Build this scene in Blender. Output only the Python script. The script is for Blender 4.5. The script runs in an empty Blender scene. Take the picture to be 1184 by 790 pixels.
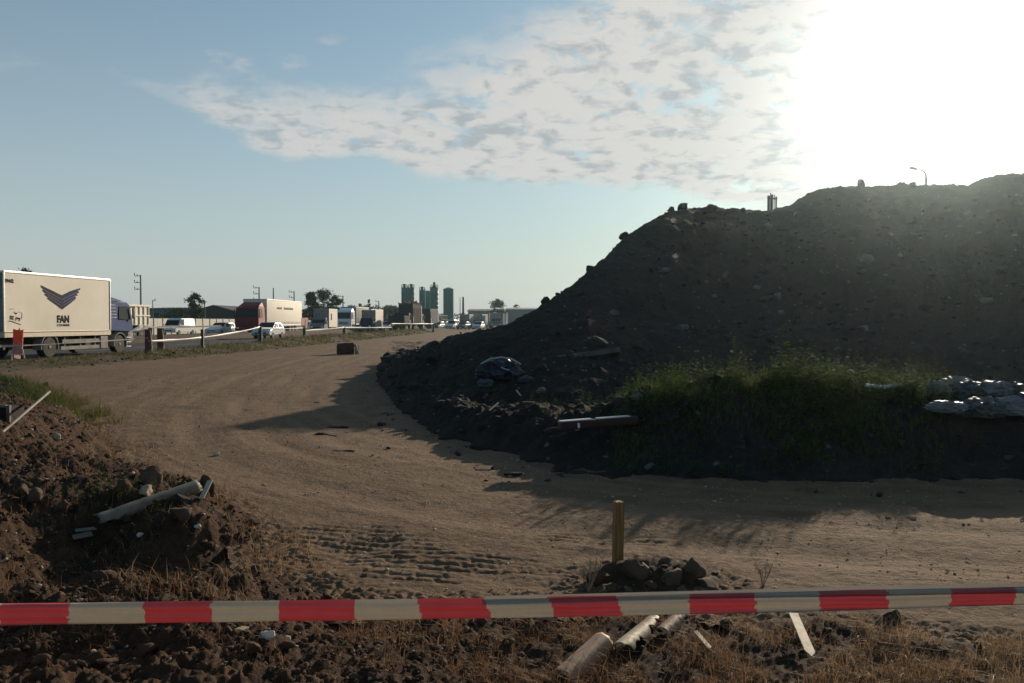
import bpy, bmesh, math, random
import numpy as np
from mathutils import Vector, Matrix, noise as mnoise

random.seed(7)
RNG = np.random.default_rng(11)
S = bpy.context.scene
C = S.collection
D2R = math.radians

# ------------------------------------------------------------------ camera geometry (used to lay out the place in metres)
EYE = 1.5
FPX = 985.0
PITCH = math.atan(23 / FPX)


def ray(px, py):
    a = (px - 592) / FPX
    b = -(py - 395) / FPX
    return Vector((a, math.cos(PITCH) + b * math.sin(PITCH), -math.sin(PITCH) + b * math.cos(PITCH)))


def G(px, py, z=0.0):
    d = ray(px, py)
    t = (z - EYE) / d.z
    return Vector((d.x * t, d.y * t, z))


def P(px, py, Y):
    d = ray(px, py)
    t = Y / d.y
    return Vector((d.x * t, Y, EYE + d.z * t))


# ------------------------------------------------------------------ numpy noise
_perm = np.random.default_rng(3).permutation(256)
_perm = np.concatenate([_perm, _perm, _perm])
_ang = np.random.default_rng(5).uniform(0, 2 * np.pi, 256)
_gx, _gy = np.cos(_ang), np.sin(_ang)


def pn(x, y, seed=0):
    x = np.asarray(x, float) + seed * 17.31
    y = np.asarray(y, float) - seed * 9.77
    xi = np.floor(x).astype(np.int64)
    yi = np.floor(y).astype(np.int64)
    xf, yf = x - xi, y - yi
    u = xf * xf * xf * (xf * (xf * 6 - 15) + 10)
    v = yf * yf * yf * (yf * (yf * 6 - 15) + 10)

    def g(ix, iy, dx, dy):
        h = _perm[_perm[ix & 255] + (iy & 255)]
        return _gx[h] * dx + _gy[h] * dy
    a = g(xi, yi, xf, yf)
    b = g(xi + 1, yi, xf - 1, yf)
    c = g(xi, yi + 1, xf, yf - 1)
    d = g(xi + 1, yi + 1, xf - 1, yf - 1)
    return ((a + (b - a) * u) + ((c + (d - c) * u) - (a + (b - a) * u)) * v) * 1.5


def fbm(x, y, scale, octv=4, seed=0, gain=0.5):
    s, amp, tot = 0, 1.0, 0.0
    f = 1.0 / scale
    for o in range(octv):
        s = s + amp * pn(x * f, y * f, seed + o * 3)
        tot += amp
        amp *= gain
        f *= 2.03
    return s / tot


def billow(x, y, scale, octv=3, seed=0):
    s, amp, tot = 0, 1.0, 0.0
    f = 1.0 / scale
    for o in range(octv):
        s = s + amp * (np.abs(pn(x * f, y * f, seed + o * 5)) * 2 - 0.5)
        tot += amp
        amp *= 0.5
        f *= 2.1
    return s / tot


def sstep(a, b, x):
    t = np.clip((x - a) / (b - a), 0, 1)
    return t * t * (3 - 2 * t)


def seg_dist(x, y, pts):
    """distance to a polyline and arclength of the nearest point"""
    best = np.full(np.shape(x), 1e9)
    sarc = np.zeros(np.shape(x))
    side = np.zeros(np.shape(x))
    acc = 0
    for (x0, y0), (x1, y1) in zip(pts[:-1], pts[1:]):
        dx, dy = x1 - x0, y1 - y0
        L = math.hypot(dx, dy)
        t = np.clip(((x - x0) * dx + (y - y0) * dy) / (L * L), 0, 1)
        qx, qy = x - (x0 + t * dx), y - (y0 + t * dy)
        d = np.hypot(qx, qy)
        m = d < best
        best = np.where(m, d, best)
        sarc = np.where(m, acc + t * L, sarc)
        side = np.where(m, np.sign(dx * qy - dy * qx), side)
        acc += L
    return best, sarc, side


def in_poly(x, y, pts):
    ins = np.zeros(np.shape(x), bool)
    n = len(pts)
    for i in range(n):
        x0, y0 = pts[i]
        x1, y1 = pts[(i + 1) % n]
        c = (y0 > y) != (y1 > y)
        with np.errstate(divide='ignore', invalid='ignore'):
            xx = (x1 - x0) * (y - y0) / (y1 - y0 + 1e-12) + x0
        ins ^= c & (x < xx)
    return ins


def spline(pts, n=8):
    out = []
    P_ = [pts[0]] + list(pts) + [pts[-1]]
    for i in range(1, len(P_) - 2):
        p0, p1, p2, p3 = [np.array(q, float) for q in P_[i - 1:i + 3]]
        for k in range(n):
            t = k / n
            out.append(tuple(0.5 * ((2 * p1) + (-p0 + p2) * t + (2 * p0 - 5 * p1 + 4 * p2 - p3) * t * t + (-p0 + 3 * p1 - 3 * p2 + p3) * t ** 3)))
    out.append(tuple(pts[-1]))
    return out


# ------------------------------------------------------------------ object helpers
def link(o, parent=None):
    C.objects.link(o)
    if parent is not None:
        o.parent = parent
    return o


def tag(o, label=None, cat=None, group=None, kind=None):
    if label:
        o['label'] = label
    if cat:
        o['category'] = cat
    if group:
        o['group'] = group
    if kind:
        o['kind'] = kind
    return o


def empty(name, loc=(0, 0, 0), rz=0.0, label=None, cat=None, group=None):
    o = bpy.data.objects.new(name, None)
    link(o)
    o.location = loc
    o.rotation_euler = (0, 0, rz)
    o.empty_display_size = 0.2
    return tag(o, label, cat, group)


def smooth(me, angle=None):
    me.polygons.foreach_set('use_smooth', np.ones(len(me.polygons), bool))
    if angle is not None:
        try:
            me.set_sharp_from_angle(angle=D2R(angle))
        except Exception:
            pass


class MB:
    """collects boxes, tubes, prisms, then builds ONE mesh object"""

    def __init__(s):
        s.bm = bmesh.new()
        s.mi = 0

    def face(s, vs):
        try:
            f = s.bm.faces.new(vs)
            f.material_index = s.mi
            return f
        except ValueError:
            return None

    def box(s, x0, x1, y0, y1, z0, z1, bev=0.0):
        v = [s.bm.verts.new((x, y, z)) for z in (z0, z1) for (x, y) in ((x0, y0), (x1, y0), (x1, y1), (x0, y1))]
        fs = [s.face([v[3], v[2], v[1], v[0]]), s.face(v[4:8])]
        for i in range(4):
            j = (i + 1) % 4
            fs.append(s.face([v[i], v[j], v[j + 4], v[i + 4]]))
        if bev > 0:
            es = {e for f in fs for e in f.edges}
            bmesh.ops.bevel(s.bm, geom=list(es), offset=bev, segments=2, affect='EDGES', profile=0.6)
        return s

    def prism(s, pts, x0, x1, w=None):
        """pts (y, z) outline extruded along x; w(z) optional half width scale"""
        a, b = [], []
        for (y, z) in pts:
            k = w(y, z) if w else 1.0
            m = (x0 + x1) / 2
            a.append(s.bm.verts.new((m + (x0 - m) * k, y, z)))
            b.append(s.bm.verts.new((m + (x1 - m) * k, y, z)))
        n = len(pts)
        s.face(a)
        s.face(list(reversed(b)))
        for i in range(n):
            j = (i + 1) % n
            s.face([a[j], a[i], b[i], b[j]])
        return s

    def poly(s, pts):
        return s.face([s.bm.verts.new(p) for p in pts])

    def slab(s, pts, off):
        """polygon with thickness along vector off"""
        a = [s.bm.verts.new(p) for p in pts]
        b = [s.bm.verts.new(Vector(p) + Vector(off)) for p in pts]
        s.face(list(reversed(a)))
        s.face(b)
        n = len(pts)
        for i in range(n):
            j = (i + 1) % n
            s.face([a[i], a[j], b[j], b[i]])
        return s

    def tube(s, pts, r, seg=8, caps=True):
        pts = [Vector(p) for p in pts]
        rs = r if isinstance(r, (list, tuple)) else [r] * len(pts)
        rings = []
        ref = None
        for i, p in enumerate(pts):
            t = (pts[min(i + 1, len(pts) - 1)] - pts[max(i - 1, 0)]).normalized()
            if ref is None:
                ref = Vector((0, 0, 1)) if abs(t.z) < 0.9 else Vector((1, 0, 0))
            u = t.cross(ref).normalized()
            v = u.cross(t).normalized()
            ref = v
            rings.append([s.bm.verts.new(p + (u * math.cos(2 * math.pi * k / seg) + v * math.sin(2 * math.pi * k / seg)) * rs[i]) for k in range(seg)])
        for A, B in zip(rings[:-1], rings[1:]):
            for k in range(seg):
                l = (k + 1) % seg
                s.face([A[k], A[l], B[l], B[k]])
        if caps:
            s.face(list(reversed(rings[0])))
            s.face(rings[-1])
        return s

    def lathe(s, prof, axis='z', seg=24, c=(0, 0, 0)):
        rings = []
        for (r, h) in prof:
            ring = []
            for k in range(seg):
                a = 2 * math.pi * k / seg
                if axis == 'z':
                    p = (c[0] + r * math.cos(a), c[1] + r * math.sin(a), c[2] + h)
                else:
                    p = (c[0] + h, c[1] + r * math.cos(a), c[2] + r * math.sin(a))
                ring.append(s.bm.verts.new(p))
            rings.append(ring)
        for A, B in zip(rings[:-1], rings[1:]):
            for k in range(seg):
                l = (k + 1) % seg
                s.face([A[k], A[l], B[l], B[k]])
        s.face(list(reversed(rings[0])))
        s.face(rings[-1])
        return s

    def build(s, name, mats, parent=None, sm=None, loc=None):
        bmesh.ops.remove_doubles(s.bm, verts=s.bm.verts, dist=1e-5)
        bmesh.ops.recalc_face_normals(s.bm, faces=s.bm.faces)
        me = bpy.data.meshes.new(name)
        s.bm.to_mesh(me)
        s.bm.free()
        for m in (mats if isinstance(mats, (list, tuple)) else [mats]):
            me.materials.append(m)
        if sm is not None:
            smooth(me, sm)
        o = link(bpy.data.objects.new(name, me), parent)
        if loc is not None:
            o.location = loc
        return o


def np_mesh(name, verts, faces, mat, parent=None, sm=True, attrs=None, nside=None):
    """fast mesh from numpy arrays; faces (n,k)"""
    me = bpy.data.meshes.new(name)
    verts = np.ascontiguousarray(verts, np.float32)
    faces = np.ascontiguousarray(faces, np.int32)
    n, k = faces.shape
    me.vertices.add(len(verts))
    me.vertices.foreach_set('co', verts.ravel())
    me.loops.add(n * k)
    me.loops.foreach_set('vertex_index', faces.ravel())
    me.polygons.add(n)
    me.polygons.foreach_set('loop_start', np.arange(0, n * k, k, dtype=np.int32))
    me.polygons.foreach_set('loop_total', np.full(n, k, np.int32))
    me.update(calc_edges=True)
    me.validate()
    if sm:
        me.polygons.foreach_set('use_smooth', np.ones(len(me.polygons), bool))
    for an, av in (attrs or {}).items():
        a = me.attributes.new(an, 'FLOAT', 'POINT')
        a.data.foreach_set('value', np.ascontiguousarray(av, np.float32))
    me.materials.append(mat)
    return link(bpy.data.objects.new(name, me), parent)


def grid_mesh(name, X, Y, Z, keep, mat, attrs=None):
    r, c = X.shape
    idx = np.arange(r * c).reshape(r, c)
    f = np.stack([idx[:-1, :-1], idx[:-1, 1:], idx[1:, 1:], idx[1:, :-1]], -1).reshape(-1, 4)
    kf = (keep[:-1, :-1] | keep[:-1, 1:] | keep[1:, 1:] | keep[1:, :-1]).reshape(-1)
    f = f[kf]
    used = np.unique(f)
    remap = np.full(r * c, -1)
    remap[used] = np.arange(len(used))
    V = np.stack([X.ravel(), Y.ravel(), Z.ravel()], -1)[used]
    at = {k: v.ravel()[used] for k, v in (attrs or {}).items()}
    return np_mesh(name, V, remap[f], mat, attrs=at)


# ------------------------------------------------------------------ materials
def nt(name):
    m = bpy.data.materials.new(name)
    m.use_nodes = True
    n = m.node_tree
    return m, n, n.nodes['Principled BSDF']


def mix_rgb(n, fac, a, b):
    x = n.nodes.new('ShaderNodeMix')
    x.data_type = 'RGBA'
    for sock, val in ((x.inputs[0], fac), (x.inputs[6], a), (x.inputs[7], b)):
        if hasattr(val, 'is_output') or isinstance(val, bpy.types.NodeSocket):
            n.links.new(val, sock)
        elif isinstance(val, (int, float)):
            sock.default_value = val
        else:
            sock.default_value = (*val, 1)
    return x.outputs[2]


def noise_fac(n, vec, scale, detail=4, lo=0.35, hi=0.65, rough=0.55):
    t = n.nodes.new('ShaderNodeTexNoise')
    t.inputs['Scale'].default_value = scale
    t.inputs['Detail'].default_value = detail
    t.inputs['Roughness'].default_value = rough
    n.links.new(vec, t.inputs['Vector'])
    r = n.nodes.new('ShaderNodeMapRange')
    r.inputs[1].default_value = lo
    r.inputs[2].default_value = hi
    n.links.new(t.outputs['Fac'], r.inputs[0])
    return r.outputs[0]


def obj_vec(n):
    t = n.nodes.new('ShaderNodeTexCoord')
    return t.outputs['Object']


def bump(n, b, height, strength=0.3, dist=0.02):
    x = n.nodes.new('ShaderNodeBump')
    x.inputs['Strength'].default_value = strength
    x.inputs['Distance'].default_value = dist
    n.links.new(height, x.inputs['Height'])
    n.links.new(x.outputs[0], b.inputs['Normal'])


def earth(name, c1, c2, c3, s1=0.6, s2=6.0, s3=40.0, bstr=0.6, bdist=0.02, rough=0.95, speck=None, track=False, extra=None):
    m, n, b = nt(name)
    v = obj_vec(n)
    f1 = noise_fac(n, v, s1, 5)
    f2 = noise_fac(n, v, s2, 6, 0.4, 0.62)
    f3 = noise_fac(n, v, s3, 5, 0.38, 0.66)
    col = mix_rgb(n, f1, c1, c2)
    col = mix_rgb(n, f2, col, c3)
    dark = mix_rgb(n, 0.45, col, tuple(x * 0.45 for x in c3))
    col = mix_rgb(n, f3, dark, col)
    if track:
        a = n.nodes.new('ShaderNodeAttribute')
        a.attribute_name = 'track'
        col = mix_rgb(n, a.outputs['Fac'], col, track)
    if speck:
        vo = n.nodes.new('ShaderNodeTexVoronoi')
        vo.inputs['Scale'].default_value = speck[1]
        n.links.new(v, vo.inputs['Vector'])
        r = n.nodes.new('ShaderNodeMapRange')
        r.inputs[1].default_value = 0.10
        r.inputs[2].default_value = 0.20
        r.inputs[3].default_value = 1
        r.inputs[4].default_value = 0
        n.links.new(vo.outputs['Distance'], r.inputs[0])
        sep = n.nodes.new('ShaderNodeSeparateColor')
        n.links.new(vo.outputs['Color'], sep.inputs[0])
        g = n.nodes.new('ShaderNodeMath')
        g.operation = 'GREATER_THAN'
        g.inputs[1].default_value = speck[2]
        n.links.new(sep.outputs[0], g.inputs[0])
        mu = n.nodes.new('ShaderNodeMath')
        mu.operation = 'MULTIPLY'
        n.links.new(r.outputs[0], mu.inputs[0])
        n.links.new(g.outputs[0], mu.inputs[1])
        col = mix_rgb(n, mu.outputs[0], col, speck[0])
    n.links.new(col, b.inputs['Base Color'])
    b.inputs['Roughness'].default_value = rough
    b.inputs['Specular IOR Level'].default_value = 0.15
    t = n.nodes.new('ShaderNodeTexNoise')
    t.inputs['Scale'].default_value = s3 * 0.8
    t.inputs['Detail'].default_value = 8
    t.inputs['Roughness'].default_value = 0.7
    n.links.new(v, t.inputs['Vector'])
    bump(n, b, t.outputs['Fac'], bstr, bdist)
    return m


def plain(name, col, rough=0.5, metal=0.0, var=0.12, scale=6.0, coat=0.0, spec=None, dirt=None):
    """a painted / plastic / metal surface with slight unevenness"""
    m, n, b = nt(name)
    v = obj_vec(n)
    f = noise_fac(n, v, scale, 5, 0.3, 0.7)
    c2 = tuple(max(0, x * (1 - var)) for x in col)
    o = mix_rgb(n, f, col, c2)
    if dirt:
        f2 = noise_fac(n, v, scale * 0.4, 6, 0.48, 0.72)
        o = mix_rgb(n, f2, o, dirt)
    n.links.new(o, b.inputs['Base Color'])
    f3 = noise_fac(n, v, scale * 3, 3, 0.2, 0.8)
    r = n.nodes.new('ShaderNodeMapRange')
    r.inputs[3].default_value = max(0.02, rough - 0.08)
    r.inputs[4].default_value = min(1, rough + 0.08)
    n.links.new(f3, r.inputs[0])
    n.links.new(r.outputs[0], b.inputs['Roughness'])
    b.inputs['Metallic'].default_value = metal
    if coat:
        b.inputs['Coat Weight'].default_value = coat
        b.inputs['Coat Roughness'].default_value = 0.08
    if spec is not None:
        b.inputs['Specular IOR Level'].default_value = spec
    return m


def stone_mat(name, c1, c2, scale=8.0, bs=0.5):
    m, n, b = nt(name)
    v = obj_vec(n)
    f = noise_fac(n, v, scale, 6)
    n.links.new(mix_rgb(n, f, c1, c2), b.inputs['Base Color'])
    b.inputs['Roughness'].default_value = 0.92
    b.inputs['Specular IOR Level'].default_value = 0.2
    t = n.nodes.new('ShaderNodeTexNoise')
    t.inputs['Scale'].default_value = scale * 4
    t.inputs['Detail'].default_value = 7
    n.links.new(v, t.inputs['Vector'])
    bump(n, b, t.outputs['Fac'], bs, 0.01)
    return m


def blade_mat(name, cols, transl=0.45, rough=0.6):
    """leaf or blade: hue chosen per blade by the point attribute rnd, light passes through"""
    m, n, b = nt(name)
    a = n.nodes.new('ShaderNodeAttribute')
    a.attribute_name = 'rnd'
    r = n.nodes.new('ShaderNodeValToRGB')
    el = r.color_ramp.elements
    el[0].position, el[0].color = 0.0, (*cols[0], 1)
    el[1].position, el[1].color = 1.0, (*cols[-1], 1)
    for i, c in enumerate(cols[1:-1], 1):
        e = el.new(i / (len(cols) - 1))
        e.color = (*c, 1)
    n.links.new(a.outputs['Fac'], r.inputs[0])
    n.links.new(r.outputs[0], b.inputs['Base Color'])
    b.inputs['Roughness'].default_value = rough
    b.inputs['Specular IOR Level'].default_value = 0.08
    t = n.nodes.new('ShaderNodeBsdfTranslucent')
    n.links.new(r.outputs[0], t.inputs['Color'])
    mx = n.nodes.new('ShaderNodeMixShader')
    mx.inputs[0].default_value = transl
    n.links.new(b.outputs[0], mx.inputs[1])
    n.links.new(t.outputs[0], mx.inputs[2])
    n.links.new(mx.outputs[0], n.nodes['Material Output'].inputs[0])
    return m


def thin_plastic(name, col, transl=0.5, rough=0.35, var=0.1, scale=14):
    m = plain(name, col, rough, var=var, scale=scale)
    n = m.node_tree
    b = n.nodes['Principled BSDF']
    t = n.nodes.new('ShaderNodeBsdfTranslucent')
    t.inputs[0].default_value = (*col, 1)
    mx = n.nodes.new('ShaderNodeMixShader')
    mx.inputs[0].default_value = transl
    n.links.new(b.outputs[0], mx.inputs[1])
    n.links.new(t.outputs[0], mx.inputs[2])
    n.links.new(mx.outputs[0], n.nodes['Material Output'].inputs[0])
    return m


M = {}
M['road'] = earth('packed_dirt', (0.200, 0.124, 0.070), (0.146, 0.088, 0.050), (0.235, 0.152, 0.090), 0.35, 3.0, 26, 1.0, 0.03,
                  speck=((0.42, 0.35, 0.27), 16, 0.80), track=(0.28, 0.186, 0.112))
M['soil'] = earth('turned_soil', (0.084, 0.047, 0.027), (0.122, 0.069, 0.037), (0.052, 0.030, 0.018), 0.9, 5, 30, 0.9, 0.03,
                  speck=((0.27, 0.22, 0.17), 14, 0.82))
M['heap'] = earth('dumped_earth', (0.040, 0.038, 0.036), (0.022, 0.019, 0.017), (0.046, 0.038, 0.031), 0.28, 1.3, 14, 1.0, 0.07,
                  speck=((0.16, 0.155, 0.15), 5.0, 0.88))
M['ground'] = earth('field_ground', (0.15, 0.12, 0.07), (0.10, 0.105, 0.05), (0.18, 0.14, 0.09), 0.02, 0.15, 2, 0.3, 0.05)
M['verge'] = earth('verge_soil', (0.10, 0.085, 0.045), (0.075, 0.078, 0.035), (0.15, 0.105, 0.07), 0.35, 2, 14, 0.9, 0.05,
                   speck=((0.33, 0.27, 0.2), 6, 0.85))
M['median'] = earth('median_soil', (0.12, 0.085, 0.06), (0.10, 0.07, 0.05), (0.15, 0.11, 0.08), 0.35, 2, 10, 0.8, 0.05)
M['asphalt'] = earth('worn_asphalt', (0.062, 0.058, 0.058), (0.075, 0.07, 0.068), (0.055, 0.052, 0.052), 0.2, 3, 40, 0.25, 0.006, 0.85)
M['road_paint'] = plain('road_paint', (0.55, 0.55, 0.52), 0.8, var=0.35, scale=5)
M['tyre'] = plain('tyre_rubber', (0.022, 0.021, 0.02), 0.85, var=0.3, scale=9, dirt=(0.07, 0.055, 0.042))
M['rim'] = plain('wheel_steel', (0.30, 0.30, 0.30), 0.5, 0.4, dirt=(0.12, 0.1, 0.08))
M['dark_rim'] = plain('dusty_wheel_steel', (0.08, 0.078, 0.075), 0.6, 0.2)
M['chassis'] = plain('chassis_black', (0.03, 0.03, 0.032), 0.7, dirt=(0.07, 0.058, 0.046))
M['glass'] = plain('vehicle_glass', (0.012, 0.015, 0.018), 0.12, var=0.05, spec=0.2)
M['lamp_lens'] = plain('lamp_lens', (0.75, 0.77, 0.8), 0.12, spec=0.8)
M['tail_lens'] = plain('tail_lens', (0.35, 0.02, 0.02), 0.2)
M['cream'] = plain('cream_panel', (0.76, 0.70, 0.58), 0.65, var=0.05, scale=0.8, dirt=(0.66, 0.60, 0.49), spec=0.2)
M['cream_rail'] = plain('cream_rail', (0.60, 0.50, 0.36), 0.45, var=0.12, scale=5)
M['alu'] = plain('aluminium', (0.66, 0.66, 0.64), 0.35, 0.7)
M['grey_panel'] = plain('grey_panel', (0.27, 0.26, 0.24), 0.7, dirt=(0.14, 0.115, 0.09), spec=0.15)
M['cab_blue'] = plain('cab_blue_paint', (0.030, 0.065, 0.19), 0.7, spec=0.12, dirt=(0.06, 0.08, 0.14))
M['navy'] = plain('navy_paint', (0.014, 0.02, 0.055), 0.7, spec=0.08)
M['logo_blue'] = plain('logo_blue', (0.050, 0.055, 0.13), 0.75, var=0.15, scale=1.5, spec=0.05)
M['logo_grey'] = plain('logo_grey', (0.050, 0.050, 0.068), 0.75, var=0.15, scale=1.5, spec=0.05)
M['letter_brown'] = plain('letter_brown', (0.035, 0.027, 0.02), 0.8, spec=0.05)
M['white_paint'] = plain('white_paint', (0.80, 0.80, 0.79), 0.3, coat=0.5, var=0.05)
M['silver'] = plain('silver_paint', (0.52, 0.53, 0.54), 0.28, 0.5, coat=0.5, var=0.05)
M['red_paint'] = plain('red_paint', (0.24, 0.018, 0.022), 0.6, spec=0.2)
M['dark_green'] = plain('dark_green_paint', (0.018, 0.04, 0.034), 0.35, coat=0.5)
M['dark_red'] = plain('dark_red_paint', (0.10, 0.02, 0.022), 0.35, coat=0.4)
M['grey_paint'] = plain('grey_paint', (0.16, 0.165, 0.17), 0.35, coat=0.4)
M['tarp_dark'] = plain('dark_tarpaulin', (0.028, 0.034, 0.034), 0.8, spec=0.05)
M['brown_load'] = plain('brown_boards', (0.060, 0.042, 0.032), 0.9, var=0.4, spec=0.04)
M['silo'] = plain('silo_green', (0.010, 0.15, 0.12), 0.5, var=0.15, scale=0.6)
M['silo_pipe'] = plain('silo_pipe_pale', (0.42, 0.50, 0.48), 0.45, 0.2)
M['concrete'] = stone_mat('pole_concrete', (0.24, 0.225, 0.20), (0.17, 0.16, 0.145), 3)
M['dark_steel'] = plain('dark_steel', (0.06, 0.06, 0.062), 0.6, 0.3)
M['galv'] = plain('galvanised_steel', (0.38, 0.39, 0.39), 0.5, 0.5)
M['wall_panel'] = plain('fence_panel_pale', (0.56, 0.53, 0.46), 0.8, var=0.15, scale=0.5)
M['roof_dark'] = plain('roof_dark_sheet', (0.07, 0.062, 0.055), 0.8, var=0.2, scale=0.3)
M['hall_green'] = plain('hall_pale_green', (0.16, 0.21, 0.19), 0.7, var=0.1, scale=0.2)
M['hall_grey'] = plain('hall_grey', (0.20, 0.20, 0.18), 0.7, var=0.12, scale=0.2)
M['hall_teal'] = plain('hall_teal', (0.13, 0.17, 0.165), 0.7, var=0.12, scale=0.2)
M['orange'] = thin_plastic('barrier_orange', (0.60, 0.16, 0.075), 0.4, 0.6, var=0.3, scale=8)
M['board_red'] = plain('board_red_brown', (0.12, 0.042, 0.03), 0.8, var=0.3, scale=9)
M['pale_wood'] = plain('pale_wood', (0.55, 0.48, 0.38), 0.8, var=0.25, scale=20)
M['sign_pink'] = thin_plastic('sign_white_red', (0.80, 0.66, 0.62), 0.6, 0.6, var=0.12)
M['tape_white_far'] = thin_plastic('far_tape_white', (0.88, 0.86, 0.82), 0.6)
M['tape_white'] = thin_plastic('tape_white_film', (0.60, 0.54, 0.45), 0.45, 0.28, var=0.12)
M['tape_red'] = thin_plastic('tape_red_film', (0.64, 0.175, 0.175), 0.46, 0.45, var=0.2)
M['pvc_grey'] = plain('pipe_grey_white', (0.27, 0.24, 0.19), 0.65, var=0.4, scale=9, dirt=(0.12, 0.085, 0.055), spec=0.2)
M['pvc_cream'] = plain('pipe_cream', (0.50, 0.40, 0.25), 0.6, var=0.35, scale=9, dirt=(0.2, 0.12, 0.07), spec=0.25)
M['scrap'] = plain('scrap_dull_white', (0.20, 0.165, 0.125), 0.8, var=0.4, scale=14, dirt=(0.14, 0.1, 0.07))
M['pvc_pink'] = plain('pipe_pinkish', (0.42, 0.26, 0.16), 0.6, var=0.35, scale=7, dirt=(0.17, 0.09, 0.05), spec=0.25)
M['pvc_in'] = plain('pipe_inside_dark', (0.09, 0.05, 0.035), 0.7)
M['lath'] = plain('lath_pale_yellow', (0.62, 0.50, 0.30), 0.7, var=0.25, scale=22, dirt=(0.3, 0.21, 0.12))
M['stone_grey'] = stone_mat('stone_grey_brown', (0.12, 0.08, 0.052), (0.07, 0.045, 0.03))
M['stone_pale'] = stone_mat('stone_pale', (0.46, 0.36, 0.25), (0.32, 0.24, 0.17))
M['stone_white'] = stone_mat('stone_white', (0.72, 0.66, 0.58), (0.5, 0.44, 0.37))
M['clod'] = stone_mat('clod_brown', (0.102, 0.058, 0.034), (0.055, 0.032, 0.019), 10, 0.9)
M['clod_dark'] = stone_mat('clod_dark', (0.045, 0.035, 0.032), (0.03, 0.024, 0.022), 10, 0.9)
M['rubble'] = stone_mat('rubble_grey', (0.052, 0.050, 0.048), (0.028, 0.026, 0.025), 3, 0.8)
M['rubble_pale'] = stone_mat('rubble_pale_grey', (0.15, 0.145, 0.135), (0.085, 0.08, 0.074), 3, 0.8)
M['brick_block'] = stone_mat('block_red_brown', (0.11, 0.05, 0.042), (0.075, 0.038, 0.034), 4, 0.6)
M['block_end'] = stone_mat('block_pale_end', (0.40, 0.35, 0.27), (0.26, 0.22, 0.17), 6, 0.5)
M['bag'] = thin_plastic('bag_pale_plastic', (0.20, 0.215, 0.22), 0.12, 0.55, var=0.2, scale=5)
M['bag_grey'] = thin_plastic('bag_grey_plastic', (0.07, 0.085, 0.092), 0.1, 0.55, var=0.25, scale=5)
M['bag_blue'] = plain('bundle_dark_blue', (0.010, 0.014, 0.036), 0.5, var=0.3, scale=6)
M['bag_rim'] = plain('bundle_pale_rim', (0.5, 0.5, 0.52), 0.4)
M['red_bar'] = plain('bar_dark_red', (0.035, 0.006, 0.006), 0.45, var=0.25)
M['bar_white'] = plain('bar_white', (0.80, 0.76, 0.72), 0.4)
M['bark'] = stone_mat('bark', (0.09, 0.07, 0.05), (0.05, 0.04, 0.03), 6)
M['leaf'] = blade_mat('tree_leaf', [(0.022, 0.042, 0.018), (0.04, 0.065, 0.026), (0.055, 0.075, 0.03)], 0.25)
M['weed'] = blade_mat('weed_leaf', [(0.026, 0.056, 0.012), (0.045, 0.082, 0.018), (0.08, 0.115, 0.03), (0.11, 0.12, 0.045)], 0.45, 0.8)
M['dry'] = blade_mat('dry_grass', [(0.13, 0.062, 0.03), (0.22, 0.12, 0.058), (0.34, 0.21, 0.105), (0.40, 0.29, 0.17)], 0.35)
M['green_grass'] = blade_mat('green_grass', [(0.035, 0.055, 0.018), (0.06, 0.08, 0.025), (0.13, 0.13, 0.04), (0.19, 0.16, 0.06)], 0.4)
M['verge_grass'] = blade_mat('verge_grass', [(0.075, 0.078, 0.026), (0.11, 0.11, 0.038), (0.16, 0.14, 0.06), (0.20, 0.15, 0.08)], 0.4)
M['straw'] = plain('straw', (0.42, 0.30, 0.18), 0.8, var=0.3)

# wood of the survey stake, grain along its length
m, n, b = nt('stake_wood')
v = obj_vec(n)
mp = n.nodes.new('ShaderNodeMapping')
mp.inputs['Scale'].default_value = (60, 60, 4)
n.links.new(v, mp.inputs[0])
f = noise_fac(n, mp.outputs[0], 1.0, 6, 0.35, 0.65)
n.links.new(mix_rgb(n, f, (0.33, 0.185, 0.055), (0.19, 0.095, 0.028)), b.inputs['Base Color'])
b.inputs['Roughness'].default_value = 0.75
bump(n, b, f, 0.3, 0.003)
M['stake'] = m

# ------------------------------------------------------------------ sun and sky
SUN_AZ, SUN_EL = D2R(26.6), D2R(14.5)
SUN = Vector((math.sin(SUN_AZ) * math.cos(SUN_EL), math.cos(SUN_AZ) * math.cos(SUN_EL), math.sin(SUN_EL)))
ld = bpy.data.lights.new('sun', 'SUN')
ld.energy = 5.0
ld.angle = D2R(0.55)
ld.color = (1.0, 0.84, 0.65)
lo = link(bpy.data.objects.new('sun', ld))
lo.rotation_euler = SUN.to_track_quat('Z', 'Y').to_euler()

w = bpy.data.worlds.new('World')
S.world = w
w.use_nodes = True
wn = w.node_tree
for x in list(wn.nodes):
    wn.nodes.remove(x)
NW = wn.nodes.new
LW = wn.links.new


def wm(op, a, b=None, c=None, clamp=False):
    x = NW('ShaderNodeMath')
    x.operation = op
    x.use_clamp = clamp
    for i, q in enumerate((a, b, c)):
        if q is None:
            continue
        if isinstance(q, (int, float)):
            x.inputs[i].default_value = q
        else:
            LW(q, x.inputs[i])
    return x.outputs[0]


def wrange(v_, a, b, c=0.0, d=1.0):
    x = NW('ShaderNodeMapRange')
    x.interpolation_type = 'SMOOTHSTEP'
    LW(v_, x.inputs[0])
    for i, q in enumerate((a, b, c, d), 1):
        x.inputs[i].default_value = q
    return x.outputs[0]


def wnoise(vec, scale, detail=5, rough=0.55, dist=0.0):
    x = NW('ShaderNodeTexNoise')
    x.inputs['Scale'].default_value = scale
    x.inputs['Detail'].default_value = detail
    x.inputs['Roughness'].default_value = rough
    x.inputs['Distortion'].default_value = dist
    LW(vec, x.inputs['Vector'])
    return x.outputs['Fac']


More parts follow.
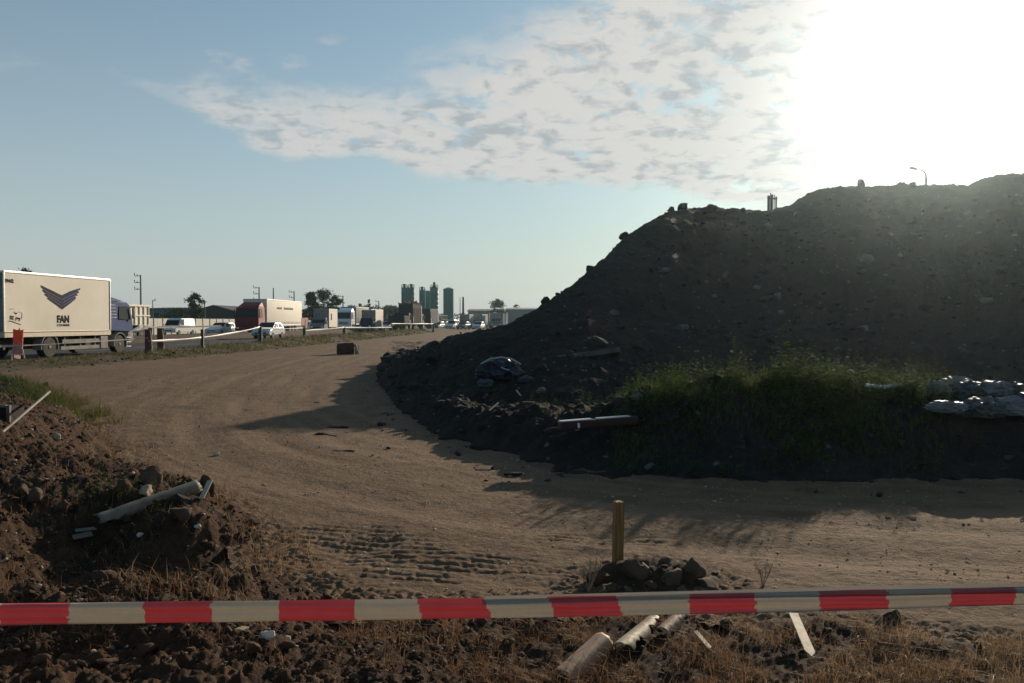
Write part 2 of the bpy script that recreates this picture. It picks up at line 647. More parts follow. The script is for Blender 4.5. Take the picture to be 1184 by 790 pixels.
tc = NW('ShaderNodeTexCoord')
dirv = tc.outputs['Generated']
sp = NW('ShaderNodeSeparateXYZ')
LW(dirv, sp.inputs[0])
dx, dy, dz = sp.outputs
yy = wm('MAXIMUM', dy, 0.08)
u_ = wm('DIVIDE', dx, yy)
v_ = wm('DIVIDE', dz, yy)
zz = wm('ADD', wm('MAXIMUM', dz, 0.0), 0.20)
cb = NW('ShaderNodeCombineXYZ')
LW(wm('DIVIDE', dx, zz), cb.inputs[0])
LW(wm('DIVIDE', dy, zz), cb.inputs[1])
cp = cb.outputs[0]


def fcurve(pts, u0, u1, v1):
    t = wm('DIVIDE', wm('SUBTRACT', u_, u0), u1 - u0, clamp=True)
    x = NW('ShaderNodeFloatCurve')
    cv = x.mapping.curves[0]
    pp = [((a - u0) / (u1 - u0), b / v1) for a, b in pts]
    cv.points[0].location = pp[0]
    cv.points[1].location = pp[-1]
    for q in pp[1:-1]:
        cv.points.new(*q)
    x.mapping.update()
    LW(t, x.inputs['Value'])
    return wm('MULTIPLY', x.outputs[0], v1)


def uv(pts):
    return [((a - 592) / FPX, (372 - b) / FPX) for a, b in pts]


low = fcurve(uv([(150, 96), (190, 114), (250, 150), (330, 184), (430, 188), (510, 210), (640, 217), (760, 224), (870, 243), (1000, 246), (1184, 215), (1400, 190)]), -0.48, 0.82, 1.0)
upp = fcurve(uv([(150, 98), (190, 106), (250, 94), (440, 92), (520, 72), (580, 42), (640, 8), (720, -40), (900, -150), (1184, -300), (1400, -400)]), -0.48, 0.82, 1.0)
nb = wnoise(cp, 3.6, 5, 0.6)
nb2 = wnoise(cp, 12.0, 4, 0.6)
edge = wm('ADD', wm('MULTIPLY', wm('SUBTRACT', nb, 0.5), 0.11), wm('MULTIPLY', wm('SUBTRACT', nb2, 0.5), 0.05))
mk = wm('MULTIPLY', wrange(wm('ADD', wm('SUBTRACT', v_, low), wm('MULTIPLY', edge, 0.35)), -0.004, 0.016),
        wrange(wm('ADD', wm('SUBTRACT', upp, v_), edge), -0.02, 0.06))
mk = wm('MULTIPLY', mk, wrange(dy, 0.1, 0.3))


def spot(px, py, rx, ry):
    a = wm('DIVIDE', wm('SUBTRACT', u_, (px - 592) / FPX), rx / FPX)
    b_ = wm('DIVIDE', wm('SUBTRACT', v_, (372 - py) / FPX), ry / FPX)
    d = wm('ADD', wm('MULTIPLY', a, a), wm('MULTIPLY', b_, b_))
    return wrange(wm('SUBTRACT', wm('SUBTRACT', 1.0, d), wm('MULTIPLY', wm('SUBTRACT', 0.62, nb2), 3.5)), 0.0, 1.2)


wisps = wm('MAXIMUM', wm('MAXIMUM', spot(345, 78, 34, 18), spot(382, 48, 28, 9)), wm('MAXIMUM', spot(285, 78, 26, 16), spot(255, 68, 30, 14)))
wisps = wm('MULTIPLY', wisps, 0.5)
cells = wnoise(cp, 9.0, 6, 0.62, 0.5)
dens = wm('MULTIPLY', mk, wrange(wm('ADD', cells, wm('MULTIPLY', wm('SUBTRACT', nb, 0.5), 0.5)), 0.24, 0.48))
dens = wm('MAXIMUM', dens, wisps)

# closeness to the sun: aureole of the thin cloud and dust
dt = NW('ShaderNodeVectorMath')
dt.operation = 'DOT_PRODUCT'
LW(dirv, dt.inputs[0])
dt.inputs[1].default_value = SUN
cosang = wm('MAXIMUM', dt.outputs['Value'], 0.0)
dens = wm('MULTIPLY', dens, wrange(cosang, 0.80, 0.97, 0.88, 1.0))
glow = wm('ADD', wm('MULTIPLY', wm('POWER', cosang, 170.0), 0.5), wm('ADD', wm('MULTIPLY', wm('POWER', cosang, 60.0), 0.09), wm('ADD', wm('MULTIPLY', wm('POWER', cosang, 9.0), 0.03), wm('MULTIPLY', wm('POWER', cosang, 700.0), 5.0))))

sky = NW('ShaderNodeTexSky')
sky.sky_type = 'NISHITA'
sky.sun_disc = False
sky.sun_elevation = SUN_EL
sky.sun_rotation = SUN_AZ
sky.air_density = 1.0
sky.dust_density = 0.35
sky.ozone_density = 1.6
sky.altitude = 80
bg = NW('ShaderNodeBackground')
SKY_STRENGTH = 0.095
tint = NW('ShaderNodeMix')
tint.data_type = 'RGBA'
tint.blend_type = 'MULTIPLY'
tint.inputs[0].default_value = 1.0
LW(sky.outputs[0], tint.inputs[6])
tint.inputs[7].default_value = (0.80, 1.02, 1.01, 1)
hz_mix = NW('ShaderNodeMix')
hz_mix.data_type = 'RGBA'
LW(wm('MULTIPLY', wm('POWER', 2.718, wm('MULTIPLY', wm('MAXIMUM', dz, 0.0), -4.2)), 0.96), hz_mix.inputs[0])
LW(tint.outputs[2], hz_mix.inputs[6])
hd = NW('ShaderNodeVectorMath')
hd.operation = 'DOT_PRODUCT'
LW(dirv, hd.inputs[0])
hd.inputs[1].default_value = (math.sin(SUN_AZ), math.cos(SUN_AZ), 0)
hzc = NW('ShaderNodeVectorMath')
hzc.operation = 'SCALE'
hzc.inputs[0].default_value = (5.35, 5.55, 5.65)
LW(wrange(hd.outputs['Value'], -0.4, 0.55, 0.5, 1.0), hzc.inputs['Scale'])
LW(hzc.outputs[0], hz_mix.inputs[7])
LW(hz_mix.outputs[2], bg.inputs[0])
bg.inputs[1].default_value = SKY_STRENGTH

shade = wrange(wm('ADD', wnoise(cp, 13.0, 4, 0.55, 0.3), wm('MULTIPLY', wm('SUBTRACT', nb, 0.5), 0.6)), 0.30, 0.54)
cm = NW('ShaderNodeMix')
cm.data_type = 'RGBA'
LW(shade, cm.inputs[0])
cm.inputs[6].default_value = (0.50, 0.545, 0.57, 1)
cm.inputs[7].default_value = (0.80, 0.79, 0.76, 1)
bgc = NW('ShaderNodeBackground')
LW(cm.outputs[2], bgc.inputs[0])
CLOUD = 1.0
LW(wm('MULTIPLY', wm('ADD', wm('MULTIPLY', glow, 0.5), 0.80), CLOUD), bgc.inputs[1])
mxs = NW('ShaderNodeMixShader')
LW(dens, mxs.inputs[0])
LW(bg.outputs[0], mxs.inputs[1])
LW(bgc.outputs[0], mxs.inputs[2])
bgg = NW('ShaderNodeBackground')
bgg.inputs[0].default_value = (1.0, 0.96, 0.88, 1)
LW(glow, bgg.inputs[1])
add = NW('ShaderNodeAddShader')
LW(mxs.outputs[0], add.inputs[0])
LW(bgg.outputs[0], add.inputs[1])
out = NW('ShaderNodeOutputWorld')
LW(add.outputs[0], out.inputs[0])

S.view_settings.view_transform = 'Standard'
S.view_settings.look = 'None'
S.view_settings.gamma = 1
S.view_settings.exposure = 0.0
S.view_settings.use_curve_mapping = False
S.cycles.use_denoising = True
S.cycles.max_bounces = 8
S.cycles.volume_bounces = 0

# ------------------------------------------------------------------ terrain heights
def g2(px, py):
    q = G(px, py)
    return (q.x, q.y)


BANK_EDGE = [(-40.0, 21.0)] + [g2(*q) for q in [(-70, 446), (0, 447), (60, 453), (112, 482), (152, 522), (192, 550), (242, 566), (300, 596), (335, 628), (352, 662), (430, 690),
             (520, 695), (640, 690), (668, 672), (700, 658), (745, 650), (800, 655), (842, 670), (872, 702), (950, 716), (1050, 726), (1184, 742), (1420, 752)]] + [(12.0, 3.4)]
BANK_POLY = BANK_EDGE + [(12.0, -6.0), (-40.0, -6.0)]


def gauss(x, y, cx, cy, rx, ry=None):
    ry = ry or rx
    return np.exp(-(((x - cx) / rx) ** 2 + ((y - cy) / ry) ** 2))


def h_road(x, y):
    z = 0.012 + 0.018 * fbm(x, y, 2.2, 4, 1) + 0.010 * fbm(x, y, 0.35, 3, 2) * (y < 40)
    return z


_holes = [(g2(200, 672), 0.42, 0.36), (g2(255, 662), 0.33, 0.34), (g2(80, 700), 0.5, 0.25), (g2(130, 545), 0.8, 0.30), (g2(290, 640), 0.25, 0.22),
          (g2(380, 740), 0.30, 0.16), (g2(90, 650), 0.5, 0.25), (g2(470, 690), 0.4, 0.06)]


def h_bank(x, y, detail=True):
    d, _, _ = seg_dist(x, y, BANK_EDGE)
    ins = in_poly(x, y, BANK_POLY)
    sd = np.where(ins, d, -d)
    # left side: piled up soil; right side: thin grassed verge
    left = sstep(0.3, -1.6, x)
    amp = 0.05 + 0.27 * left
    z = amp * sstep(0.0, 0.75, sd) - 0.03
    z = z + 0.75 * gauss(x, y, -5.6, 7.4, 1.25, 1.5) * sstep(-0.2, 1.2, sd) + 0.5 * gauss(x, y, -7.2, 9.6, 1.4, 1.6) * sstep(-0.2, 1, sd)
    z = z + 0.35 * gauss(x, y, -4.6, 5.4, 1.2, 0.9)
    z = z + 0.20 * gauss(x, y, -2.15, 6.9, 0.6, 0.45) * sstep(-0.1, 0.5, sd)
    z = z + 0.12 * gauss(x, y, -1.35, 5.75, 0.4, 0.5) * sstep(-0.1, 0.4, sd)
    for (c, r, dp) in _holes:
        z = z - dp * gauss(x, y, c[0], c[1], r)
    # rock bed round the stake
    z = z + 0.11 * gauss(x, y, 0.80, 5.02, 0.40, 0.20)
    z = z + 0.05 * gauss(x, y, 1.9, 3.85, 0.5, 0.2) + 0.07 * gauss(x, y, 1.55, 4.15, 0.25, 0.16)
    if detail:
        k = sstep(-0.15, 0.35, sd)
        la = 0.35 + 0.65 * left
        z = z + k * la * (0.10 * fbm(x, y, 0.9, 3, 21) + 0.055 * billow(x, y, 0.30, 4, 25) + 0.05 * fbm(x, y, 0.34, 5, 27, 0.62) + 0.022 * billow(x, y, 0.085, 2, 31))
        z = z + k * (0.014 * billow(x, y, 0.055, 2, 35) + 0.016 * fbm(x, y, 0.06, 3, 37, 0.65))
    z = np.where(sd < -0.15, -0.4, z)
    return z, sd


SKYL = [(380, 384), (430, 421), (442, 424), (470, 410), (505, 401), (520, 390), (560, 381), (590, 375), (612, 362), (630, 350), (655, 333), (680, 314), (700, 298), (722, 274), (750, 256), (775, 243),
        (790, 240), (830, 242), (870, 245), (910, 238), (935, 226), (960, 218), (1000, 214), (1040, 213), (1060, 215), (1085, 215), (1117, 218), (1130, 210), (1150, 203), (1184, 201), (1300, 190), (1420, 205)]
_su = np.array([(a - 592) / FPX for a, b in SKYL])
_sv = np.array([(372 - b) / FPX for a, b in SKYL])
RIDGE = [(380, 22), (440, 21.3), (500, 20.5), (560, 19.5), (620, 19.5), (680, 22), (700, 24), (722, 27), (750, 30), (790, 32.5), (830, 33.5), (900, 35), (1000, 37), (1184, 38), (1420, 38)]
TOE = [(380, 20.5), (425, 19.6), (440, 17.8), (480, 14.0), (540, 12.2), (600, 11.6), (700, 11.6), (800, 12.2), (1184, 12.8), (1420, 13)]
FCREST = [(380, -0.1), (436, -0.05), (462, 0.22), (520, 0.34), (580, 0.40), (640, 0.48), (700, 0.50), (750, 0.72), (800, 0.76), (880, 0.84), (960, 0.82), (1000, 0.78), (1060, 0.76), (1120, 0.74), (1184, 0.72), (1420, 0.8)]


def _i(x, tab):
    return np.interp(x, [(a - 592) / FPX for a, b in tab], [b for a, b in tab])


def h_heap(x, y, detail=True):
    u = x / np.maximum(y, 1.0)
    yr, yt = _i(u, RIDGE), _i(u, TOE)
    zr = EYE + np.interp(u, _su, _sv) * yr
    t = (y - yt) / (yr - yt)
    tc_ = np.clip(t, 0, 1)
    prof = 0.10 * tc_ + 0.90 * (0.55 * tc_ ** 1.25 + 0.45 * sstep(0.05, 1.0, tc_))
    back = np.clip((y - yr) / 14.0, 0, None)
    z = zr * prof * np.where(t > 1, np.clip(1 - 0.35 * back - 0.65 * back ** 2, 0, 1), 1)
    z = np.where(t < 0, -0.05 + t * 0.3, z)
    z = z * sstep((420 - 592) / FPX, (458 - 592) / FPX, u) - 0.2 * sstep((458 - 592) / FPX, (420 - 592) / FPX, u)
    # front ridge of dumped earth with weeds
    fc = _i(u, FCREST)
    yc = np.interp(u, [(436 - 592) / FPX, (462 - 592) / FPX, (500 - 592) / FPX, (560 - 592) / FPX, 0.05, 0.25, 0.62], [20.0, 15.6, 13.0, 11.6, 10.4, 9.8, 9.9])
    dyc = y - yc
    f = fc * np.where(dyc < 0, sstep(-2.25, -0.1, dyc) ** 1.15, np.maximum(sstep(2.2, 0.1, dyc), 0.45 * sstep(4.5, 1.0, dyc) * (u < 0.12))) - 0.04
    z = np.maximum(z, f) if np.ndim(z) else max(z, f)
    if detail:
        z = z + sstep(-0.13, -0.03, z) * sstep(0.5, 0.1, z) * 0.10 * fbm(x, y, 0.55, 3, 171)
        k = sstep(-0.03, 0.25, z)
        big = sstep(0.8, 3.0, z) * (0.15 + 0.85 * sstep(0.12, 0.24, u))
        calm = 1 - 0.45 * sstep(0.7, 1.3, z) * sstep(0.24, 0.14, u)
        z = z + k * calm * (0.10 * fbm(x, y, 1.6, 3, 41) + 0.10 * billow(x, y, 0.55, 3, 45) + 0.045 * billow(x, y, 0.18, 2, 51))
        z = z + k * big * (0.22 * fbm(x, y, 3.5, 3, 55) + 0.16 * billow(x, y, 1.1, 3, 57) * sstep(0.97, 0.80, t))
    if detail:
        gl = billow(u * 26 + 0.25 * pn(y * 0.5, u * 4, 7), y * 0.10, 1.0, 3, 111)
        z = z - sstep(0.9, 2.2, z) * sstep(1.02, 0.85, t) * 0.22 * (0.6 - gl) * (0.2 + 0.8 * sstep(0.12, 0.24, u))
        ter = pn(x * 0.16, z * 1.1 + y * 0.05, 115)
        z = z + sstep(0.8, 2.0, z) * sstep(1.0, 0.8, t) * 0.10 * ter
        z = z + k * 0.05 * fbm(x, y, 0.16, 3, 117, 0.65)
    z = np.where(z < 0.0, z - 0.08, z)
    return z


VERGE = spline([(-17.5, 14.0), (-17.3, 22), (-16.6, 28), (-15.6, 36), (-15.0, 44), (-14.6, 55), (-14.2, 70), (-13.6, 95), (-13.0, 120), (-12.4, 150)], 6)
MEDIAN = [(-30.5, 20), (-28.0, 50), (-25.9, 80), (-24.4, 110), (-23.2, 150)]


def h_verge(x, y):
    d, s_, _ = seg_dist(x, y, VERGE)
    wd = 2.4 + 0.4 * fbm(x, y, 3.0, 2, 61)
    z = np.interp(y, [24, 42, 58], [0.13, 0.24, 0.40]) * sstep(1.0, 0.15, d / wd) - 0.03
    k = sstep(0, 0.15, z)
    return z + k * np.interp(y, [24, 50], [0.5, 1.0]) * (0.09 * billow(x, y, 0.6, 3, 63) + 0.08 * fbm(x, y, 1.8, 3, 67))


def h_median(x, y):
    d, s_, _ = seg_dist(x, y, MEDIAN)
    z = 0.46 * sstep(1.0, 0.2, d / 1.7) - 0.02
    return z + sstep(0, 0.15, z) * 0.10 * billow(x, y, 0.9, 3, 73)


# ------------------------------------------------------------------ ground sheets
def plane_obj(name, x0, x1, y0, y1, z, mat):
    return np_mesh(name, np.array([(x0, y0, z), (x1, y0, z), (x1, y1, z), (x0, y1, z)]), np.array([(0, 1, 2, 3)]), mat, sm=False)


tag(plane_obj('ground', -4000, 4000, -400, 6000, -0.06, M['ground']), kind='structure')

rows = 1477.0 / np.concatenate([np.geomspace(1100, 425, 60), np.arange(424, 70, -0.9), np.geomspace(70, 8.0, 170)])
us = np.arange(-1.0, 1.001, 0.0022)
U_, Y_ = np.meshgrid(us, rows)
X_ = U_ * Y_
# travelled line of the dirt road
TRACK = spline([(-7.5, 120), (-8.2, 64), (-8.0, 40), (-7.2, 27), (-5.6, 16.5), (-3.6, 11.2), (-1.4, 8.0), (0.6, 6.5), (3.0, 5.8), (6.0, 5.5), (12, 5.4)], 6)
td, ts, tside = seg_dist(X_, Y_, TRACK)
off = td * tside + 0.18 * pn(ts * 0.25, ts * 0, 3)
ruts = np.zeros_like(off)
for c, w_ in ((-1.9, 0.22), (-0.55, 0.25), (0.35, 0.16), (1.0, 0.26), (1.55, 0.15), (2.3, 0.22), (-2.8, 0.2)):
    ruts += np.exp(-((off - c) / w_) ** 2) * (0.6 + 0.8 * pn(ts * 0.35, c * 3 + ts * 0, 9))
fine = fbm(off * 3.2, ts * 0.22, 1.0, 4, 95, 0.6)
Z_ = h_road(X_, Y_) - 0.022 * ruts * sstep(40, 12, Y_) + 0.010 * fine * sstep(3.4, 1.5, td) - 0.02 * sstep(0.25, 0.5, fbm(X_, Y_, 1.3, 3, 97))
# lugged wheel prints pressed into the soft edge
pr = np.zeros_like(off)
for (cx_, cy_, ra, rb, rot) in ((395, 622, 0.62, 0.46, -0.30), (535, 652, 0.80, 0.30, -0.22), (610, 660, 0.36, 0.13, -0.05), (350, 646, 0.42, 0.22, -0.30), (452, 636, 0.5, 0.5, -0.25), (470, 668, 0.45, 0.14, -0.2), (690, 625, 0.6, 0.2, -0.1)):
    q0 = np.array(g2(cx_, cy_))
    e1 = np.array((math.cos(rot), math.sin(rot)))
    s_ = (X_ - q0[0]) * e1[0] + (Y_ - q0[1]) * e1[1] + 0.02 * pn(X_ * 2, Y_ * 2, 8)
    t_ = -(X_ - q0[0]) * e1[1] + (Y_ - q0[1]) * e1[0] + 0.02 * pn(X_ * 2, Y_ * 2, 12)
    e_ = np.hypot(s_ / ra, t_ / rb) + 0.35 * fbm(X_, Y_, 0.3, 2, 14)
    s2_ = s_ + 0.35 * t_
    ln1 = np.exp(-(((t_ + 50) % 0.105 - 0.0525) / 0.017) ** 2)
    ln2 = np.exp(-(((s2_ + 50 + 0.06 * (np.floor((t_ + 50) / 0.105) % 2)) % 0.17 - 0.085) / 0.015) ** 2)
    pr = np.maximum(pr, np.maximum(ln1, ln2 * 0.9) * sstep(1.05, 0.6, e_) * (0.7 + 0.5 * pn(X_ * 4, Y_ * 4, 4)))
Z_ -= 0.017 * np.clip(pr, 0, 1)
bh, bsd = h_bank(X_, Y_)
near_soil = sstep(-0.22, 0.02, bsd)
Z_ += near_soil * 0.022 * billow(X_, Y_, 0.07, 3, 81) + 0.006 * fbm(X_, Y_, 0.07, 3, 83, 0.6) * (Y_ < 14)
hh = h_heap(X_, Y_)
keep = (bsd < 0.4) & (hh < 0.35) & (X_ > -17.5) & (Y_ < 160)
# compacted dust in the wheel lines is paler: a property of the surface itself
trk = np.clip(0.5 * ruts + 0.9 * fine + 0.35 * fbm(off * 1.0, ts * 0.12, 0.8, 3, 90), 0, 1) * sstep(4.5, 1.5, td)
tag(grid_mesh('dirt_road', X_, Y_, Z_, keep, M['road'], {'track': trk}), kind='structure')

rows2 = 1477.0 / np.geomspace(1500, 68, 560)
us2 = np.arange(-1.05, 1.051, 0.0022)
U2, Y2 = np.meshgrid(us2, rows2)
X2 = U2 * Y2
bz, bs = h_bank(X2, Y2)
tag(grid_mesh('earth_bank', X2, Y2, bz, bs > -0.12, M['soil']), kind='structure')
tag(plane_obj('near_ground', -40, 40, -30, 1.02, 0.0, M['soil']), kind='structure')

ys = np.concatenate([np.arange(7.6, 14, 0.05), np.geomspace(14, 64, 260)])
us3 = np.arange(-0.24, 0.86, 0.0024)
U3, Y3 = np.meshgrid(us3, ys)
X3 = U3 * Y3
hz = h_heap(X3, Y3)
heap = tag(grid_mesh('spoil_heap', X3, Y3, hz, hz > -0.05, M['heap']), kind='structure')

xs4 = np.arange(-20.5, -8.5, 0.12)
ys4 = np.geomspace(12, 150, 420)
X4, Y4 = np.meshgrid(xs4, ys4)
vz = h_verge(X4, Y4)
tag(grid_mesh('roadside_verge', X4, Y4, vz, vz > -0.02, M['verge']), kind='structure')
xs5 = np.arange(-33, -20, 0.25)
ys5 = np.geomspace(20, 150, 260)
X5, Y5 = np.meshgrid(xs5, ys5)
mz = h_median(X5, Y5)
tag(grid_mesh('median_strip', X5, Y5, mz, mz > -0.015, M['median']), kind='structure')


def strip(name, pts, half, z, mat):
    V, F = [], []
    for i, p in enumerate(pts):
        a = np.array(pts[max(i - 1, 0)], float)
        b_ = np.array(pts[min(i + 1, len(pts) - 1)], float)
        t = (b_ - a) / np.linalg.norm(b_ - a)
        nrm = np.array((-t[1], t[0]))
        V += [(*(np.array(p) + nrm * half), z), (*(np.array(p) - nrm * half), z)]
    for i in range(len(pts) - 1):
        F.append((2 * i + 1, 2 * i + 3, 2 * i + 2, 2 * i))
    return np_mesh(name, np.array(V), np.array(F), mat, sm=False)


ROAD1 = [(-24.4, -20), (-22.8, 30), (-21.3, 80), (-19.8, 130), (-15.5, 190), (-7, 260), (10, 340)]
ROAD2 = [(-36.0, -20), (-34.4, 30), (-32.9, 80), (-31.4, 130), (-27, 190), (-18, 260), (0, 340)]
tag(strip('road', ROAD1, 4.2, -0.03, M['asphalt']), kind='structure')
tag(strip('far_road', ROAD2, 4.6, -0.03, M['asphalt']), kind='structure')
mb = MB()
for k in range(26):
    y0 = 14 + k * 6
    x0 = np.interp(y0, [30, 80, 130, 190], [-22.8, -21.3, -19.8, -15.5])
    x1 = np.interp(y0 + 3, [30, 80, 130, 190], [-22.8, -21.3, -19.8, -15.5])
    mb.poly([(x0 - .06, y0, -0.025), (x0 + .06, y0, -0.025), (x1 + .06, y0 + 3, -0.025), (x1 - .06, y0 + 3, -0.025)])
tag(mb.build('road_marking', M['road_paint']), kind='structure')


def Hb(x, y):
    return float(h_bank(np.array([x]), np.array([y]))[0][0])


def Hh(x, y):
    return float(h_heap(np.array([x]), np.array([y]))[0])


def Hv(x, y):
    return max(0.0, float(h_verge(np.array([x]), np.array([y]))[0]))


# a point on the heap seen along a pixel's direction
def on_heap(px, py, y0=7.5, y1=40):
    d = ray(px, py)
    ys_ = np.linspace(y0, y1, 1500)
    t = ys_ / d.y
    zz_ = EYE + d.z * t
    h = h_heap(d.x * t, ys_, detail=True)
    k = np.argmax(h >= zz_)
    if not (h >= zz_).any():
        k = np.argmin(zz_ - h)
    return Vector((d.x * t[k], ys_[k], h[k]))


def on_bank(px, py):
    d = ray(px, py)
    ys_ = np.linspace(2.0, 20, 1500)
    t = ys_ / d.y
    zz_ = EYE + d.z * t
    h = h_bank(d.x * t, ys_)[0]
    h = np.maximum(h, 0.01)
    k = np.argmax(h >= zz_)
    return Vector((d.x * t[k], ys_[k], h[k]))


# ------------------------------------------------------------------ stones
def rock_bm(size, seed, sub=3, rough=0.28, flat=0.8):
    bm = bmesh.new()
    bmesh.ops.create_icosphere(bm, subdivisions=sub, radius=1.0)
    r = random.Random(seed)
    o = Vector((r.uniform(-50, 50), r.uniform(-50, 50), r.uniform(-50, 50)))
    planes = []
    for _ in range(14):
        q = Vector((r.gauss(0, 1), r.gauss(0, 1), r.gauss(0, 1))).normalized()
        planes.append((q, r.uniform(0.45, 0.9)))
    for v in bm.verts:
        p = v.co.copy()
        for q, k in planes:
            dd = p.dot(q)
            if dd > k:
                p -= q * (dd - k) * 0.95
        n_ = p.normalized()
        p += n_ * (mnoise.fractal(p * 1.6 + o, 1.0, 2.0, 4) * rough * 0.7 + mnoise.noise(p * 5 + o) * rough * 0.22 + mnoise.noise(p * 13 + o) * rough * 0.1)
        v.co = Vector((p.x * size[0], p.y * size[1], p.z * size[2]))
    return bm


def rock(name, label, cat, loc, size, mat, seed, rz=0.0, group=None, rough=0.28, tilt=(0, 0)):
    bm = rock_bm(size, seed, 3, rough)
    me = bpy.data.meshes.new(name)
    bm.to_mesh(me)
    bm.free()
    me.materials.append(mat)
    smooth(me, 38)
    o = link(bpy.data.objects.new(name, me))
    o.location = loc
    o.rotation_euler = (tilt[0], tilt[1], rz)
    return tag(o, label, cat, group)


_rv = []
for s_ in range(10):
    bm = rock_bm((1, random.uniform(.7, 1), random.uniform(.5, .8)), 900 + s_, 2, 0.35)
    _rv.append((np.array([v.co[:] for v in bm.verts]), np.array([[v.index for v in f.verts] for f in bm.faces])))
    bm.free()
_rl = []
for s_ in range(8):
    bm = rock_bm((1, random.uniform(.7, 1), random.uniform(.5, .8)), 950 + s_, 1, 0.4)
    _rl.append((np.array([v.co[:] for v in bm.verts]), np.array([[v.index for v in f.verts] for f in bm.faces])))
    bm.free()


def scatter(name, pos, sizes, mat, low=False, sm=False):
    V, F = [], []
    base = 0
    lib = _rl if low else _rv
    for p, s_ in zip(pos, sizes):
        v, f = lib[int(RNG.integers(len(lib)))]
        a = RNG.uniform(0, 2 * math.pi)
        b_ = RNG.uniform(-0.6, 0.6)
        ca, sa, cb_, sb = math.cos(a), math.sin(a), math.cos(b_), math.sin(b_)
        R = np.array([[ca, -sa, 0], [sa, ca, 0], [0, 0, 1]]) @ np.array([[1, 0, 0], [0, cb_, -sb], [0, sb, cb_]])
        V.append(v @ R.T * s_ + p)
        F.append(f + base)
        base += len(v)
    return tag(np_mesh(name, np.concatenate(V), np.concatenate(F), mat, sm=sm), kind='stuff')


# loose clods on the dug bank
N = 9000
yy_ = 3.0 * np.exp(RNG.uniform(0, 1, N * 3) * math.log(14 / 3.0))
uu_ = RNG.uniform(-0.72, 0.72, N * 3)
xx_ = uu_ * yy_
hb, sdb = h_bank(xx_, yy_)
prob = np.where(xx_ < 0.1, 1.0, 0.16)
ok = (sdb > 0.02) & (RNG.uniform(0, 1, N * 3) < prob)
xx_, yy_, hb = xx_[ok][:N], yy_[ok][:N], hb[ok][:N]
sz = np.exp(RNG.normal(math.log(0.0095), 0.6, len(xx_))) * (0.6 + 0.09 * yy_)
sz = np.clip(sz, 0.004, 0.05)
half = RNG.uniform(0, 1, len(xx_)) < 0.82
pos = np.stack([xx_, yy_, hb + sz * 0.15], -1)
scatter('loose_clods', pos[half], sz[half], M['clod'])
scatter('loose_gravel', pos[~half], sz[~half] * 0.55, M['stone_pale'])
# pebbles on the dirt road
N = 5200
yy_ = 4.3 * np.exp(RNG.uniform(0, 1, N) ** 1.1 * math.log(26 / 4.3))
xx_ = RNG.uniform(-0.62, 0.66, N) * yy_
_, sdb = h_bank(xx_, yy_)
hhh = h_heap(xx_, yy_)
ok = (sdb < 0.0) & (hhh < 0.02) & ((fbm(xx_, yy_, 1.2, 2, 5) > -0.1) | (RNG.uniform(0, 1, N) < 0.4))
xx_, yy_ = xx_[ok], yy_[ok]
sz = np.clip(np.exp(RNG.normal(math.log(0.0075), 0.5, len(xx_))) * (0.7 + 0.06 * yy_), 0.004, 0.035)
scatter('road_pebbles', np.stack([xx_, yy_, h_road(xx_, yy_) + sz * 0.1 - 0.004], -1), sz, M['stone_pale'], low=True)
# rubble on the heap
N = 2600
uu_ = RNG.uniform(-0.17, 0.64, N)
yy_ = RNG.uniform(8.3, 33, N)
xx_ = uu_ * yy_
hz_ = h_heap(xx_, yy_)
ok = (hz_ > 0.05)
xx_, yy_, hz_ = xx_[ok], yy_[ok], hz_[ok]
sz = np.clip(np.exp(RNG.normal(math.log(0.055), 0.6, len(xx_))), 0.02, 0.30) * np.clip(yy_ / 16, 0.6, 1.5)
sz = sz * np.where((hz_ > 0.9) & (xx_ / yy_ < 0.2), 0.55, 1.0)
half = RNG.uniform(0, 1, len(xx_)) < 0.80
pos = np.stack([xx_, yy_, hz_ + sz * 0.12], -1)
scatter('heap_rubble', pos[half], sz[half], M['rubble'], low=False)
scatter('pale_rubble', pos[~half], sz[~half] * 0.6, M['rubble_pale'], low=False)
# fallen stones along the toe
N = 5000
u0 = RNG.uniform(-0.17, 0.62, N)
y = RNG.uniform(7.2, 21, N)
x = u0 * y
z = h_heap(x, y)
ok = (z > -0.125) & (z < 0.12) & (RNG.uniform(0, 1, N) < 0.12 + 0.6 * (z > -0.02)) & (h_bank(x, y)[1] < 0)
sz = np.clip(np.exp(RNG.normal(math.log(0.018), 0.6, N)), 0.006, 0.07)
scatter('toe_rubble', np.stack([x, y, np.maximum(z, 0.0) + sz * 0.25], -1)[ok], sz[ok], M['rubble'])
# bits of litter on the heap's toe
N = 130
u0 = RNG.uniform(-0.13, 0.24, N)
y = RNG.uniform(9.0, 15.5, N)
x = u0 * y
z = h_heap(x, y)
ok = z > 0.1
sz = RNG.uniform(0.012, 0.04, N)
scatter('litter', np.stack([x, y, z + sz * 0.3], -1)[ok], sz[ok], M['bag'], low=True)
# clods along the roadside verge
N = 900
yy_ = 22 * np.exp(RNG.uniform(0, 1, N) * math.log(5))
xx_ = np.interp(yy_, [p[1] for p in VERGE], [p[0] for p in VERGE]) + RNG.uniform(-1.5, 2.3, N)
sz = np.clip(np.exp(RNG.normal(math.log(0.06), 0.5, N)), 0.02, 0.2)
scatter('verge_rubble', np.stack([xx_, yy_, np.maximum(h_verge(xx_, yy_), 0) + sz * 0.1], -1), sz, M['stone_grey'], low=True)


